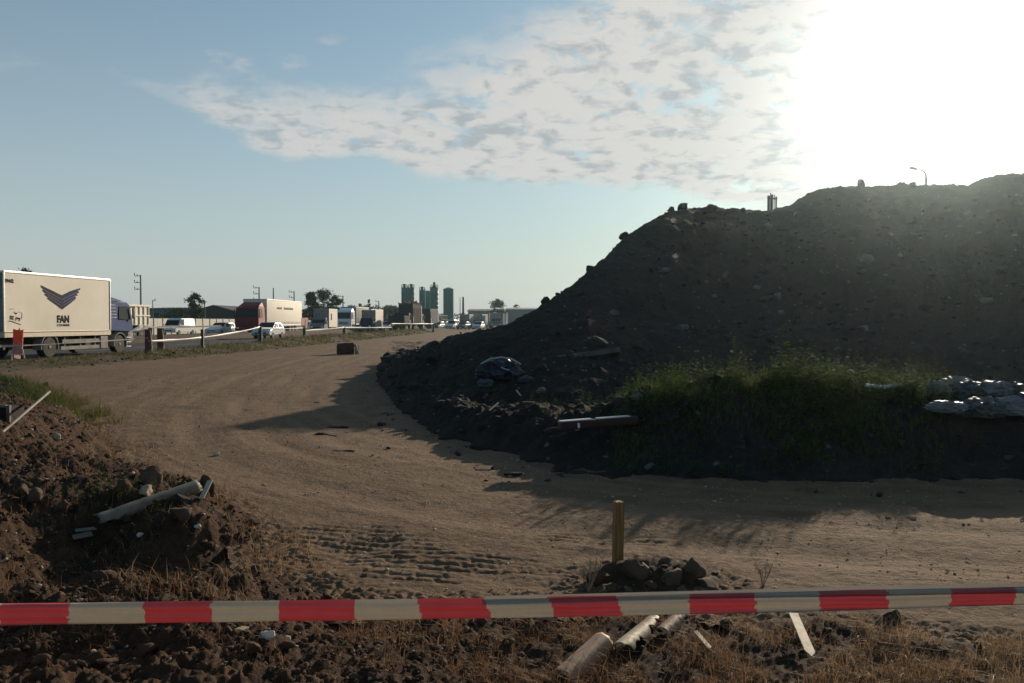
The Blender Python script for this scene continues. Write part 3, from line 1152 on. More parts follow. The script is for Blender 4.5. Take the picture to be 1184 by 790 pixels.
# ------------------------------------------------------------------ grass and weeds
def blades(name, x, y, z, h, wd, lean, mat, rnd=None, curl=0.5):
    n_ = len(x)
    a = RNG.uniform(0, 2 * np.pi, n_)
    dxy = np.stack([np.cos(a), np.sin(a)], -1)
    pa = a + np.pi / 2 + RNG.normal(0, 0.4, n_)
    px_ = np.stack([np.cos(pa), np.sin(pa)], -1)
    base = np.stack([x, y, z], -1)
    le = (lean * h)[:, None]
    V = np.zeros((n_, 5, 3))
    for i, (f, wk) in enumerate(((0.0, 1.0), (0.5, 0.8), (1.0, 0.0))):
        off_ = dxy * le * (f ** (1 + curl * 2))
        zc = h * (f - 0.28 * lean * f * f)
        c = base.copy()
        c[:, :2] += off_
        c[:, 2] += zc
        hw = (wd * wk)[:, None] / 2
        if i < 2:
            V[:, 2 * i, :] = c
            V[:, 2 * i, :2] -= px_ * hw
            V[:, 2 * i + 1, :] = c
            V[:, 2 * i + 1, :2] += px_ * hw
        else:
            V[:, 4, :] = c
    b0 = np.arange(n_) * 5
    F = np.concatenate([np.stack([b0, b0 + 1, b0 + 3], -1), np.stack([b0, b0 + 3, b0 + 2], -1), np.stack([b0 + 2, b0 + 3, b0 + 4], -1)])
    rr = np.repeat(RNG.uniform(0, 1, n_) if rnd is None else rnd, 5)
    return tag(np_mesh(name, V.reshape(-1, 3), F, mat, attrs={'rnd': rr}, sm=False), kind='stuff')


def clumped(n_, xr, yr, scale, thr, seed, persp=True):
    y = yr[0] * np.exp(RNG.uniform(0, 1, n_) * math.log(yr[1] / yr[0]))
    x = RNG.uniform(xr[0], xr[1], n_) * (y if persp else 1)
    k = fbm(x, y, scale, 3, seed) + RNG.uniform(-0.15, 0.15, n_) > thr
    return x[k], y[k]


# dry grass across the near verge
x, y = clumped(90000, (-0.66, 0.66), (3.15, 4.6), 0.28, 0.03, 101)
hb, sdb = h_bank(x, y)
keepk = (sdb > 0.05) & (RNG.uniform(0, 1, len(x)) < np.interp(x, [-2.2, -0.9, -0.4, 0.2, 1.2, 2.4], [0.10, 0.13, 0.35, 0.6, 0.75, 1.0]) * np.interp(y, [3.2, 4.1, 4.6], [1.0, 0.7, 0.25]))
x, y, hb = x[keepk], y[keepk], hb[keepk]
gold = np.clip(np.interp(x, [-2, 0.2, 1.0, 2.2], [0.15, 0.25, 0.45, 0.8]) + RNG.normal(0, 0.2, len(x)), 0, 1)
hgt = RNG.gamma(3.0, 0.017, len(x)) * np.interp(x, [-2, 0, 1.5, 2.4], [0.8, 0.9, 1.0, 1.35]) + 0.015
blades('dry_grass', x, y, hb - 0.005, hgt, RNG.uniform(0.0016, 0.0034, len(x)), RNG.uniform(0.3, 1.5, len(x)), M['dry'], gold)
# sparse dry stalks on the left bank
x, y = clumped(16000, (-0.66, 0.05), (3.6, 11), 0.5, 0.06, 111)
hb, sdb = h_bank(x, y)
keepk = (sdb > 0.0)
x, y, hb = x[keepk], y[keepk], hb[keepk]
blades('dry_stalks', x, y, hb - 0.005, RNG.gamma(2.5, 0.022, len(x)) + 0.02, RNG.uniform(0.002, 0.005, len(x)), RNG.uniform(0.2, 1.6, len(x)), M['dry'], np.clip(RNG.normal(0.35, 0.25, len(x)), 0, 1))
# edge grass of bank against road
x, y = clumped(9000, (-0.5, 0.0), (4.9, 12), 0.6, -0.1, 117)
hb, sdb = h_bank(x, y)
keepk = (sdb > -0.12) & (sdb < 0.35)
x, y, hb = x[keepk], y[keepk], hb[keepk]
blades('edge_grass', x, y, np.maximum(hb, 0) - 0.005, RNG.gamma(3, 0.022, len(x)) + 0.03, RNG.uniform(0.002, 0.005, len(x)), RNG.uniform(0.2, 1.0, len(x)), M['dry'], np.clip(RNG.normal(0.5, 0.25, len(x)), 0, 1))
# green grass at the far left of the bank
x = np.concatenate([RNG.uniform(-11.5, -6.6, 24000), RNG.normal(-6.7, 0.55, 7000)])
y = np.concatenate([RNG.uniform(11.6, 19.0, 24000), RNG.normal(13.6, 1.3, 7000)])
hb, sdb = h_bank(x, y)
keepk = (sdb > -0.25) & (fbm(x, y, 0.9, 4, 121) + 0.12 * (sdb < 1.0) > -0.04) & (y > 10.5)
x, y, hb, sdb = x[keepk], y[keepk], hb[keepk], sdb[keepk]
yel = np.clip(np.interp(sdb, [-0.2, 0.3, 1.4], [0.85, 0.7, 0.15]) + RNG.normal(0, 0.15, len(x)), 0, 1)
blades('green_grass', x, y, np.maximum(hb, 0) - 0.01, RNG.gamma(2.2, 0.045, len(x)) + 0.03, RNG.uniform(0.006, 0.013, len(x)), RNG.uniform(0.3, 1.4, len(x)), M['green_grass'], yel)
# grass on the roadside verge
N = 30000
y = 20 * np.exp(RNG.uniform(0, 1, N) * math.log(6))
x = np.interp(y, [p[1] for p in VERGE], [p[0] for p in VERGE]) + RNG.uniform(-2.2, 2.4, N)
vz_ = h_verge(x, y)
keepk = (vz_ > 0.0) & (fbm(x, y, 2.2, 3, 131) > -0.06)
x, y, vz_ = x[keepk], y[keepk], vz_[keepk]
blades('verge_grass', x, y, vz_ - 0.01, (RNG.gamma(3, 0.04, len(x)) + 0.03) * np.interp(y, [24, 45], [0.65, 1.0]), RNG.uniform(0.015, 0.045, len(x)) * y / 45, RNG.uniform(0.2, 1.1, len(x)), M['verge_grass'])


def weeds(name, x, y, z, hgt, mat, leaves=11, leaf=0.035, seed=0):
    """upright leafy plants: a thin stem and pairs of folded leaves"""
    n_ = len(x)
    V, R = [], []
    for k in range(leaves):
        f = (k + 0.6) / leaves
        a = RNG.uniform(0, 2 * np.pi, n_)
        L = leaf * (1.25 - 0.7 * f) * RNG.uniform(0.6, 1.4, n_) * (hgt / 0.25) ** 0.5
        wv = L * 0.38
        up = RNG.uniform(-0.2, 0.8, n_)
        d = np.stack([np.cos(a), np.sin(a), up], -1)
        d /= np.linalg.norm(d, axis=1)[:, None]
        s_ = np.stack([-np.sin(a), np.cos(a), RNG.uniform(-0.3, 0.3, n_)], -1)
        sway = np.stack([RNG.normal(0, 0.02, n_), RNG.normal(0, 0.02, n_), f * hgt], -1)
        b_ = np.stack([x, y, z], -1) + sway
        V.append(np.stack([b_, b_ + d * (L * .5)[:, None] + s_ * wv[:, None], b_ + d * L[:, None], b_ + d * (L * .5)[:, None] - s_ * wv[:, None]], 1))
        R.append(np.repeat(np.clip(f * 0.55 + RNG.normal(0.2, 0.2, n_), 0, 1), 4))
    V = np.concatenate(V).reshape(-1, 3)
    R = np.concatenate(R)
    F = np.arange(len(V)).reshape(-1, 4)
    a = RNG.uniform(0, 2 * np.pi, n_)
    w2 = 0.0016
    sx, sy = np.cos(a) * w2, np.sin(a) * w2
    st = np.stack([np.stack([x - sx, y - sy, z - 0.02], -1), np.stack([x + sx, y + sy, z - 0.02], -1),
                   np.stack([x + sx * .4, y + sy * .4, z + hgt], -1), np.stack([x - sx * .4, y - sy * .4, z + hgt], -1)], 1).reshape(-1, 3)
    F2 = np.arange(len(st)).reshape(-1, 4) + len(V)
    return tag(np_mesh(name, np.concatenate([V, st]), np.concatenate([F, F2]), mat, attrs={'rnd': np.concatenate([R, np.full(len(st), 0.3)])}, sm=False), kind='stuff')


N = 9000
u0 = RNG.uniform(0.07, 0.62, N)
y = RNG.normal(9.45, 0.75, N)
x = u0 * y
dens_ = np.interp(u0 * FPX + 592, [650, 700, 740, 790, 850, 960, 1060, 1090, 1110, 1184], [0.03, 0.08, 0.25, 0.5, 1.0, 1.0, 0.8, 0.5, 0.05, 0.05])
keepk = (RNG.uniform(0, 1, N) < dens_) & (fbm(x, y, 0.8, 3, 141) > -0.11)
x, y = x[keepk], y[keepk]
z = h_heap(x, y)
hgt_ = RNG.gamma(3, 0.042, len(x)) * (0.5 + 0.6 * sstep(0.2, 0.7, z)) * (1 + 1.3 * fbm(x, y, 0.9, 2, 143)) + 0.03
weeds('green_weeds', x, y, z, hgt_, M['weed'], 11, 0.04)
# taller grass mixed into the weeds
N = 9000
u0 = RNG.uniform(0.12, 0.52, N)
y = RNG.normal(9.6, 0.6, N)
x = u0 * y
keepk = fbm(x, y, 0.6, 3, 151) > 0.0
x, y = x[keepk], y[keepk]
z = h_heap(x, y)
blades('tall_grass', x, y, z - 0.02, RNG.gamma(4, 0.03, len(x)) + 0.03, RNG.uniform(0.004, 0.009, len(x)), RNG.uniform(0.2, 0.9, len(x)), M['weed'], np.clip(RNG.normal(0.7, 0.2, len(x)), 0, 1))
# scattered weeds on the low part of the heap and on the left bank
N = 900
u0 = RNG.uniform(-0.12, 0.55, N)
y = RNG.uniform(8.6, 17, N)
x = u0 * y
z = h_heap(x, y)
keepk = (z > 0.12) & (fbm(x, y, 1.2, 3, 161) > 0.05)
weeds('heap_weeds', x[keepk], y[keepk], z[keepk], RNG.gamma(4, 0.03, keepk.sum()) + 0.03, M['weed'], 8, 0.045)
pts = [(175, 575, 60, 0.3), (110, 585, 40, 0.2), (20, 470, 120, 1.3)]
wx, wy = [], []
for (a, b_, k, r) in pts:
    q = on_bank(a, b_)
    wx += list(RNG.normal(q.x, r, k))
    wy += list(RNG.normal(q.y, r, k))
wx, wy = np.array(wx), np.array(wy)
_kk = h_bank(wx, wy)[1] > 0.25
wx, wy = wx[_kk], wy[_kk]
weeds('bank_weeds', wx, wy, np.maximum(h_bank(wx, wy)[0], 0), RNG.gamma(4, 0.018, len(wx)) + 0.02, M['weed'], 8, 0.03)
HAZE = 0.00033
# ------------------------------------------------------------------ vehicles
def heading(a_dir):
    """rotation so that a vehicle's +y points along (dx, dy)"""
    return math.atan2(-a_dir[0], a_dir[1])


def wheel(parent, x, y, r, wd, rim='rim', side=1, twin=False, seg=24):
    mb = MB()
    o = side
    mb.lathe([(r * .62, -wd / 2), (r * .93, -wd / 2), (r, -wd * .32), (r, wd * .32), (r * .93, wd / 2), (r * .62, wd / 2)], axis='x', seg=seg, c=(0, 0, 0))
    root = mb.build('wheel', M['tyre'], parent, 35)
    root.location = (x, y, r)
    mb = MB()
    pr = [(r * .60, wd * .05), (r * .60, wd * .44), (r * .55, wd * .5), (r * .46, wd * .2), (r * .22, wd * .28), (r * .17, wd * .55), (r * .06, wd * .57)]
    mb.lathe([(a, b_ * side) for a, b_ in pr], axis='x', seg=seg)
    mb.build('rim', M[rim], root, 35)
    return root


def truck_cab(root, y0, y1, zb, zt, wd, paint, bumper, glass=True, slope=0.14, deflector=True, front_lights=True, visor=True, lit='lamp_lens'):
    """flat-fronted cab from y0 (back) to y1 (front)"""
    hw = wd / 2
    L = y1 - y0
    mb = MB()
    out = [(y0, zb + .30), (y0, zt - .05), (y0 + .10, zt), (y1 - .42, zt - .04), (y1 - .20, zt - .16), (y1 - .03, zb + (zt - zb) * .48), (y1, zb + (zt - zb) * .36), (y1, zb + .32), (y1 - .06, zb + .24)]
    mb.prism(out, -hw, hw, w=lambda y, z: 1.0 - 0.05 * max(0, (z - zb - (zt - zb) * .5) / (zt - zb) * 2))
    cab = mb.build('cab', paint, root, 30)
    md = cab.modifiers.new('bevel', 'BEVEL')
    md.width = 0.05
    md.segments = 3
    md.limit_method = 'ANGLE'
    zw0, zw1 = zb + (zt - zb) * .50, zt - .22
    # windscreen follows the slope of the front
    def yf(z):
        za, zc = zb + (zt - zb) * .48, zt - .16
        return y1 - .03 + (-.17) * (z - za) / (zc - za)
    mb = MB()
    k0, k1 = hw - .09, hw - .16
    mb.slab([(-k0, yf(zw0) + .006, zw0), (k0, yf(zw0) + .006, zw0), (k1, yf(zw1) + .006, zw1), (-k1, yf(zw1) + .006, zw1)], (0, .012, 0))
    ws = mb.build('windscreen', M['glass'], root)
    for s_ in (-1, 1):
        mb = MB()
        x = lambda z: s_ * (hw * (1.0 - 0.05 * max(0, (z - zb - (zt - zb) * .5) / (zt - zb) * 2)) + .004)
        za, zc = zb + (zt - zb) * .50, zt - .24
        pts = [(x(za), y1 - .20, za - .05), (x(zc), y1 - .38, zc), (x(zc), y0 + L * .42, zc), (x(za), y0 + L * .38, za)]
        mb.slab(pts if s_ > 0 else pts[::-1], (s_ * .01, 0, 0))
        mb.build('side_window', M['glass'], root)
        mb = MB()
        mb.box(s_ * (hw + .10) - .04, s_ * (hw + .10) + .04, y1 - .20, y1 - .02, zw0 + .02, zw1 - .1, .03)
        mb.tube([(s_ * (hw - .04), y1 - .18, zw1 - .06), (s_ * (hw + .10), y1 - .10, zw1 - .08)], .02, 6)
        mb.build('mirror', M['chassis'], root, 30)
        if front_lights:
            mb = MB()
            mb.box(s_ * (hw - .26) - .17, s_ * (hw - .26) + .17, y1 + .012, y1 + .05, zb + .02, zb + .18, .02)
            mb.build('headlight', M[lit], root)
        mb = MB()
        mb.box(s_ * (hw - .02) - .02, s_ * (hw - .02) + .035, y1 - .45, y1 - .30, zb + .75, zb + .81, .01)
        mb.build('door_handle', M['chassis'], root)
    mb = MB()
    mb.box(-hw, hw, y1 - .45, y1 + .03, zb - .22, zb + .24, .05)
    mb.build('bumper', bumper, root, 30)
    mb = MB()
    for k in range(4):
        mb.box(-hw * .62, hw * .62, y1 + .002, y1 + .02, zb + .36 + k * .10, zb + .42 + k * .10)
    mb.build('grille', M['chassis'], root)
    if deflector:
        mb = MB()
        mb.prism([(y0 + .05, zt + .003), (y0 + .05, zt + .48), (y0 + .30, zt + .46), (y1 - .55, zt + .003)], -hw * .88, hw * .88, w=lambda y, z: 1 - .12 * max(0, (z - zt) / .48))
        d = mb.build('roof_deflector', paint, root, 30)
    return cab


# ---- the box truck with the winged emblem, stopped in the lane
tA, tB = Vector((-19.85, 33.3)), Vector((-19.05, 40.4))
dirA = (tB - tA).normalized()
hA = heading(dirA)
nrm = Vector((dirA.y, -dirA.x))
ctr = tA - nrm * 1.27
FAN = empty('box_truck', (ctr.x, ctr.y, -0.03), hA, 'cream box truck with blue cab, dark winged emblem and large lettering on its side', 'truck')
W2 = 1.27
BL = (tB - tA).length
mb = MB()
mb.box(-W2, W2, 0, BL, 0.98, 3.50, .012)
box = mb.build('cargo_box', M['cream'], FAN)
mb = MB()
mb.box(-W2 - .025, W2 + .025, -.02, BL + .02, .90, 1.13, .01)
mb.build('lower_rail', M['cream_rail'], box)
mb = MB()
mb.box(W2 + .026, W2 + .032, 0, BL, 1.085, 1.115)
mb.build('rail_groove', M['letter_brown'], box)
mb = MB()
for s_ in (-1, 1):
    mb.box(s_ * W2 - .03, s_ * W2 + .03, -.025, BL + .03, 3.455, 3.535, .012)
    for yy0 in (-.028, BL - .03):
        mb.box(s_ * W2 - .035, s_ * W2 + .028, yy0, yy0 + .06, 1.135, 3.45, .01)
mb.box(-W2 + .035, W2 - .035, -.022, .05, 3.46, 3.53, .01)
mb.build('edge_trim', M['alu'], box)
for s_ in (-1, 1):
    mb = MB()
    mb.box(min(s_ * .02, s_ * (W2 - .05)), max(s_ * .02, s_ * (W2 - .05)), -.045, -.002, 1.14, 3.44, .008)
    d = mb.build('rear_door', M['grey_panel'], FAN)
    mb = MB()
    for q in (.35, .85):
        mb.tube([(s_ * q, -.065, 1.16), (s_ * q, -.065, 3.42)], .017, 6)
    mb.build('lock_rod', M['galv'], d)
# emblem: two folded wings of five feathers
X0 = W2 + .004


def fy(px):
    """distance from the box's rear edge at which the right side shows at photo column px"""
    d = ray(px, 372)
    k = d.x / d.y
    t = (tA.x - k * tA.y) / (k * dirA.y - dirA.x)
    return t


def fz(px, py):
    t = fy(px)
    Y = tA.y + dirA.y * t
    return P(px, py, Y).z + .03


def fp(px, py, off=0.0):
    return (X0 + off, fy(px), fz(px, py))


def emblem(name, pts, mat, off=0.0, th=.003):
    mb = MB()
    q = [fp(*p, off) for p in pts]
    mb.slab(q, (th, 0, 0))
    return mb.build(name, mat, box)


cpx = lambda x, y: (40 + x * 70 / 851.0, 320 + y * 65 / 790.0)
emblem('emblem_wing', [cpx(*p) for p in [(92, 120), (250, 195), (385, 262), (385, 462), (300, 398), (170, 305), (195, 298), (135, 250), (158, 240), (108, 195), (135, 185), (95, 150)]], M['logo_grey'])
emblem('emblem_wing', [cpx(*p) for p in [(388, 262), (500, 205), (648, 160), (640, 188), (612, 196), (634, 225), (596, 238), (612, 266), (575, 276), (586, 310), (500, 380), (388, 462)]], M['logo_blue'])
for ln in ([(120, 178), (382, 318)], [(150, 225), (382, 365)], [(185, 275), (382, 412)], [(392, 318), (622, 205)], [(392, 365), (602, 250)], [(392, 412), (585, 292)]):
    (xa, ya), (xb, yb) = ln
    emblem('feather_line', [cpx(xa, ya), cpx(xb, yb), cpx(xb, yb + 5), cpx(xa, ya + 5)], M['grey_panel'], .004, .002)


def text(name, s_, body, y, z, height, mat, parent, x=X0, stretch=1.0, tilt=0.0, bold=0.0, face=1):
    cu = bpy.data.curves.new(name, 'FONT')
    cu.body = body
    cu.size = height * 1.4
    cu.extrude = .002
    cu.offset = bold
    cu.align_x = 'CENTER'
    cu.materials.append(mat)
    o = link(bpy.data.objects.new(name, cu), parent)
    bpy.context.view_layer.update()
    dg = bpy.context.evaluated_depsgraph_get()
    me = bpy.data.meshes.new_from_object(o.evaluated_get(dg))
    bpy.data.objects.remove(o)
    bpy.data.curves.remove(cu)
    if not me.materials:
        me.materials.append(mat)
    o = link(bpy.data.objects.new(name, me), parent)
    if face == 1:
        o.matrix_local = Matrix.Translation((x + .003, y, z)) @ Matrix(((0, 0, 1, 0), (1, 0, 0, 0), (0, 1, 0, 0), (0, 0, 0, 1))) @ Matrix.Rotation(tilt, 4, 'Z') @ Matrix.Diagonal((stretch, 1, 1, 1))
    else:
        o.matrix_local = Matrix.Translation((x - .003, y, z)) @ Matrix(((0, 0, -1, 0), (-1, 0, 0, 0), (0, 1, 0, 0), (0, 0, 0, 1))) @ Matrix.Rotation(tilt, 4, 'Z') @ Matrix.Diagonal((stretch, 1, 1, 1))
    return o


text('lettering', 0, 'FAN', fy(73.0), fz(73, 373.0), .30, M['letter_brown'], box, stretch=1.05, bold=.022)
text('lettering', 0, 'COURIER', fy(73.0), fz(73, 377.2), .085, M['letter_brown'], box, stretch=1.75, bold=.004)
text('lettering', 0, '19442', fy(11.0), fz(11, 327.0), .15, M['letter_brown'], box, stretch=1.0, bold=.008)
text('lettering', 0, 'EST. 1998', fy(17.2), fz(17.2, 370.6), .15, M['letter_brown'], box, stretch=.72, tilt=-.17, bold=.006)
emblem('small_emblem', [(15.8, 360.3), (17.6, 361.8), (18.4, 361.9), (20.6, 361.9), (19.3, 363.3), (18.3, 363.7), (17.2, 363.1)], M['letter_brown'])
emblem('stamp_line', [(9.7, 370.9), (13, 371.1), (24, 375.2), (23.9, 376.0), (13, 372.2), (9.7, 371.7)], M['letter_brown'])
for a_, b_ in (((10.6, 357.6), (16.2, 357.0)), ((20.8, 360.6), (25.6, 362.0)), ((25.4, 362.2), (24.9, 368.6))):
    emblem('stamp_line', [a_, b_, (b_[0] + .35, b_[1] + .35), (a_[0] + .35, a_[1] + .35)], M['letter_brown'])
# rivets along the lower rail
CY0 = BL + .12
truck_cab(FAN, CY0, CY0 + 2.0, .78, 2.52, 2.34, M['cab_blue'], M['grey_panel'], deflector=False)
mb = MB()
mb.prism([(CY0 + .05, 2.523), (CY0 + .05, 2.76), (CY0 + .35, 2.74), (CY0 + 1.45, 2.523)], -1.02, 1.02, w=lambda y, z: 1 - .1 * max(0, (z - 2.52) / .3))
rd = mb.build('roof_deflector', M['cab_blue'], FAN, 30)
mb = MB()
for k in range(5):
    mb.box(1.172, 1.18, CY0 + .08, CY0 + .62 - .04 * k, 1.72 + k * .15, 1.735 + k * .15)
mb.build('cab_stripe', M['galv'], FAN)
mb = MB()
mb.box(-.45, .45, .1, BL + 1.4, .55, .86)
for k in range(6):
    mb.box(-1.15, 1.15, .6 + k * 1.15, .72 + k * 1.15, .80, .895)
mb.box(-1.2, 1.2, .02, .14, .42, .56, .01)
mb.build('underframe', M['chassis'], FAN)
for s_ in (-1, 1):
    mb = MB()
    mb.box(s_ * 1.2 - .02, s_ * 1.2 + .02, 3.65, 6.35, .58, .75, .008)
    mb.box(s_ * 1.2 - .02, s_ * 1.2 + .02, 3.55, 6.35, .30, .46, .008)
    for q in (3.9, 5.0, 6.1):
        mb.box(s_ * 1.15 - .02, s_ * 1.15 + .02, q - .03, q + .03, .3, .88)
    mb.build('side_guard', M['grey_panel'], FAN)
    mb = MB()
    mb.box(s_ * .98 - .26, s_ * .98 + .26, 6.42, 7.0, .28, .86, .03)
    mb.build('tool_box', M['grey_panel'], FAN)
    wheel(FAN, s_ * 1.08, 2.75, .45, .34, 'dark_rim', s_)
    wheel(FAN, s_ * 1.08, CY0 + .72, .45, .30, 'dark_rim', s_)
    for yc_, r_ in ((2.75, .58), (CY0 + .72, .56)):
        mb = MB()
        n_ = 12
        a1 = [(yc_ + r_ * math.cos(math.pi * (-.06 + 1.12 * k / n_)), .45 + r_ * math.sin(math.pi * (-.06 + 1.12 * k / n_))) for k in range(n_ + 1)]
        a2 = [(yc_ + (r_ - .04) * math.cos(math.pi * (-.06 + 1.12 * k / n_)), .45 + (r_ - .04) * math.sin(math.pi * (-.06 + 1.12 * k / n_))) for k in range(n_ + 1)]
        mb.prism(a1 + a2[::-1], s_ * 1.08 - .2, s_ * 1.08 + .2)
        mb.build('mudguard', M['grey_panel'], FAN, 40)
    mb = MB()
    for k in range(3):
        mb.box(s_ * 1.12 - .1, s_ * 1.12 + .1, CY0 + 1.35, CY0 + 1.75, .30 + k * .22, .34 + k * .22)
    mb.build('cab_step', M['galv'], FAN)
    mb = MB()
    mb.box(s_ * .95 - .14, s_ * .95 + .14, -.06, -.02, .62, .74, .01)
    mb.build('tail_light', M['tail_lens'], FAN)


# ---- articulated lorry: generic tractor, curtain-sided trailer
def lorry(loc, rz, label, paint, trailer, tl, th, group=None, name='articulated_lorry', box_z=1.15, mark=None, cab_top=3.0, cab_len=2.2, cat='lorry', deflector=True, front='headlight'):
    r = empty(name, loc, rz, label, cat, group)
    y1 = 0.0
    truck_cab(r, -cab_len, 0.0, .78, cab_top, 2.46, paint, paint, deflector=deflector)
    mb = MB()
    mb.box(-.45, .45, -tl - cab_len - .6, -.4, .6, .95)
    mb.build('underframe', M['chassis'], r)
    ty1 = -cab_len - .45
    mb = MB()
    mb.box(-1.27, 1.27, ty1 - tl, ty1, box_z, box_z + th, .03)
    t = mb.build('trailer_box', trailer, r, 30)
    mb = MB()
    mb.box(-1.29, 1.29, ty1 - tl - .01, ty1 + .01, box_z + th - .05, box_z + th + .04, .01)
    mb.box(-1.29, 1.29, ty1 - tl - .01, ty1 + .01, box_z - .10, box_z + .03, .01)
    mb.build('trailer_rail', M['galv'], t)
    n_ = int(tl / .55)
    for s_ in (-1, 1):
        mb = MB()
        comb = [(ty1 - .05, box_z + .032), (ty1 - .05, box_z + .07)]
        for k in range(n_):
            yq = ty1 - .3 - k * (tl - .5) / n_
            comb += [(yq + .035, box_z + .07), (yq + .035, box_z + .34), (yq - .035, box_z + .34), (yq - .035, box_z + .07)]
        comb += [(ty1 - tl + .05, box_z + .07), (ty1 - tl + .05, box_z + .032)]
        mb.slab([(s_ * 1.272, a_, b_) for a_, b_ in comb], (s_ * .02, 0, 0))
        mb.build('curtain_hem', M['chassis'], t)
    for s_ in (-1, 1):
        wheel(r, s_ * 1.05, -1.35, .5, .32, 'rim', s_, seg=16)
        wheel(r, s_ * 1.02, -cab_len - 2.2, .5, .55, 'rim', s_, seg=16)
        for k in range(3 if tl > 10 else 1):
            wheel(r, s_ * 1.05, ty1 - tl + 2.2 + k * 1.3, .5, .38, 'rim', s_, seg=16)
    return r, t, ty1


HD1 = (0.03, 1.0)
ON = math.pi + heading(HD1)
r, t, ty1 = lorry((-27.4, 88.0, -.03), ON + .0, 'red articulated lorry with long cream curtain trailer facing the camera', M['red_paint'], M['cream'], 13.4, 2.72, box_z=1.18, cab_top=3.1)
for k in range(15):
    mb = MB()
    yq = ty1 - 3.6 - (k + (2 if k > 4 else 0)) * .37
    mb.slab([(-1.285, yq - .11, 2.9), (-1.285, yq + .11, 2.9), (-1.285, yq + .08, 3.14), (-1.285, yq - .06, 3.14)], (-.006, 0, 0))
    mb.build('letter', M['logo_grey'], t)


# ---- box vans and small box trucks
def box_van(loc, rz, label, paint, box_mat, bl, bh, cab_h=2.05, group=None, front_mat=None, door_mat=None, name='box_van'):
    r = empty(name, loc, rz, label, 'van', group)
    hw = 1.0
    mb = MB()
    out = [(-1.9, .38), (-1.9, cab_h - .05), (-1.75, cab_h), (-1.05, cab_h - .03), (-.62, 1.28), (-.08, 1.02), (0, .85), (0, .45), (-.08, .36)]
    mb.prism(out, -hw, hw, w=lambda y, z: 1 - .10 * max(0, z - 1.15))
    b_ = mb.build('cab', paint, r, 30)
    md = b_.modifiers.new('bevel', 'BEVEL')
    md.width, md.segments, md.limit_method = .05, 2, 'ANGLE'
    mb = MB()
    n_ = Vector((0, 1.0, .57)).normalized() * .012
    mb.slab([(-.86, -.65, 1.34), (.86, -.65, 1.34), (.80, -1.02, cab_h - .12), (-.80, -1.02, cab_h - .12)], n_)
    mb.build('windscreen', M['glass'], r)
    for s_ in (-1, 1):
        mb = MB()
        x = lambda z: s_ * (hw * (1 - .10 * max(0, z - 1.15)) + .003)
        pts = [(x(1.25), -.72, 1.25), (x(cab_h - .15), -1.12, cab_h - .15), (x(cab_h - .15), -1.75, cab_h - .15), (x(1.2), -1.75, 1.22)]
        mb.slab(pts if s_ > 0 else pts[::-1], (s_ * .008, 0, 0))
        mb.build('side_window', M['glass'], r)
        mb = MB()
        mb.box(s_ * .72 - .16, s_ * .72 + .16, -.03, .03, .72, .90, .03)
        mb.build('headlight', M['lamp_lens'], r)
        mb = MB()
        mb.box(s_ * 1.14 - .10, s_ * 1.14 + .10, -.95, -.85, 1.25, 1.58, .03)
        mb.build('mirror', M['white_paint'], r)
        wheel(r, s_ * .92, -.75, .34, .22, 'rim', s_, seg=16)
        wheel(r, s_ * .92, -2.1 - bl * .7, .34, .3, 'rim', s_, seg=16)
    mb = MB()
    mb.box(-.55, .55, -.004, .02, .60, .82)
    mb.build('grille', M['chassis'], r)
    mb = MB()
    mb.box(-.98, .98, -.06, .045, .34, .55, .03)
    mb.build('bumper', M['grey_paint'], r)
    mb = MB()
    mb.box(-1.08, 1.08, -2.0 - bl, -2.0, .75, .75 + bh, .025)
    c = mb.build('cargo_box', box_mat, r)
    if front_mat:
        mb = MB()
        mb.box(-1.07, 1.07, -1.998, -1.985, .80, .72 + bh)
        mb.build('box_front', front_mat, c)
    mb = MB()
    mb.box(-.4, .4, -2.0 - bl, -1.5, .45, .74)
    mb.build('underframe', M['chassis'], r)
    return r, c


ln = lambda y: float(np.interp(y, [30, 80, 130, 190, 260], [-22.8, -21.3, -19.8, -15.5, -7]))
r, c = box_van((-25.9, 113.0, .0), ON - .05, 'grey fronted box van with a cream cargo box behind the white sign post', M['grey_paint'], M['cream'], 4.0, 2.5, group='box vans in the queue', front_mat=M['grey_panel'])
mb = MB()
mb.box(-1.092, -1.083, -3.3, -2.8, 1.7, 2.6)
mb.build('panel_mark', M['letter_brown'], c)
box_van((ln(128) - 1.9, 126.0, 0), ON - .08, 'dark blue fronted box van with a cream box beside dark lorries', M['navy'], M['cream'], 4.2, 2.5, group='box vans in the queue', front_mat=M['grey_panel'])
lorry((-26.3, 133.0, -.03), ON - .06, 'white tractor unit with tall cab in front of a pale trailer', M['white_paint'], M['grey_panel'], 8.0, 2.7, group='lorries in the far queue', cab_top=3.2)
lorry((-27.0, 152.0, -.03), ON - .06, 'white lorry with broad white front and pale box, behind the tall white cab', M['white_paint'], M['white_paint'], 9.0, 2.6, group='lorries in the far queue', cab_top=2.7)


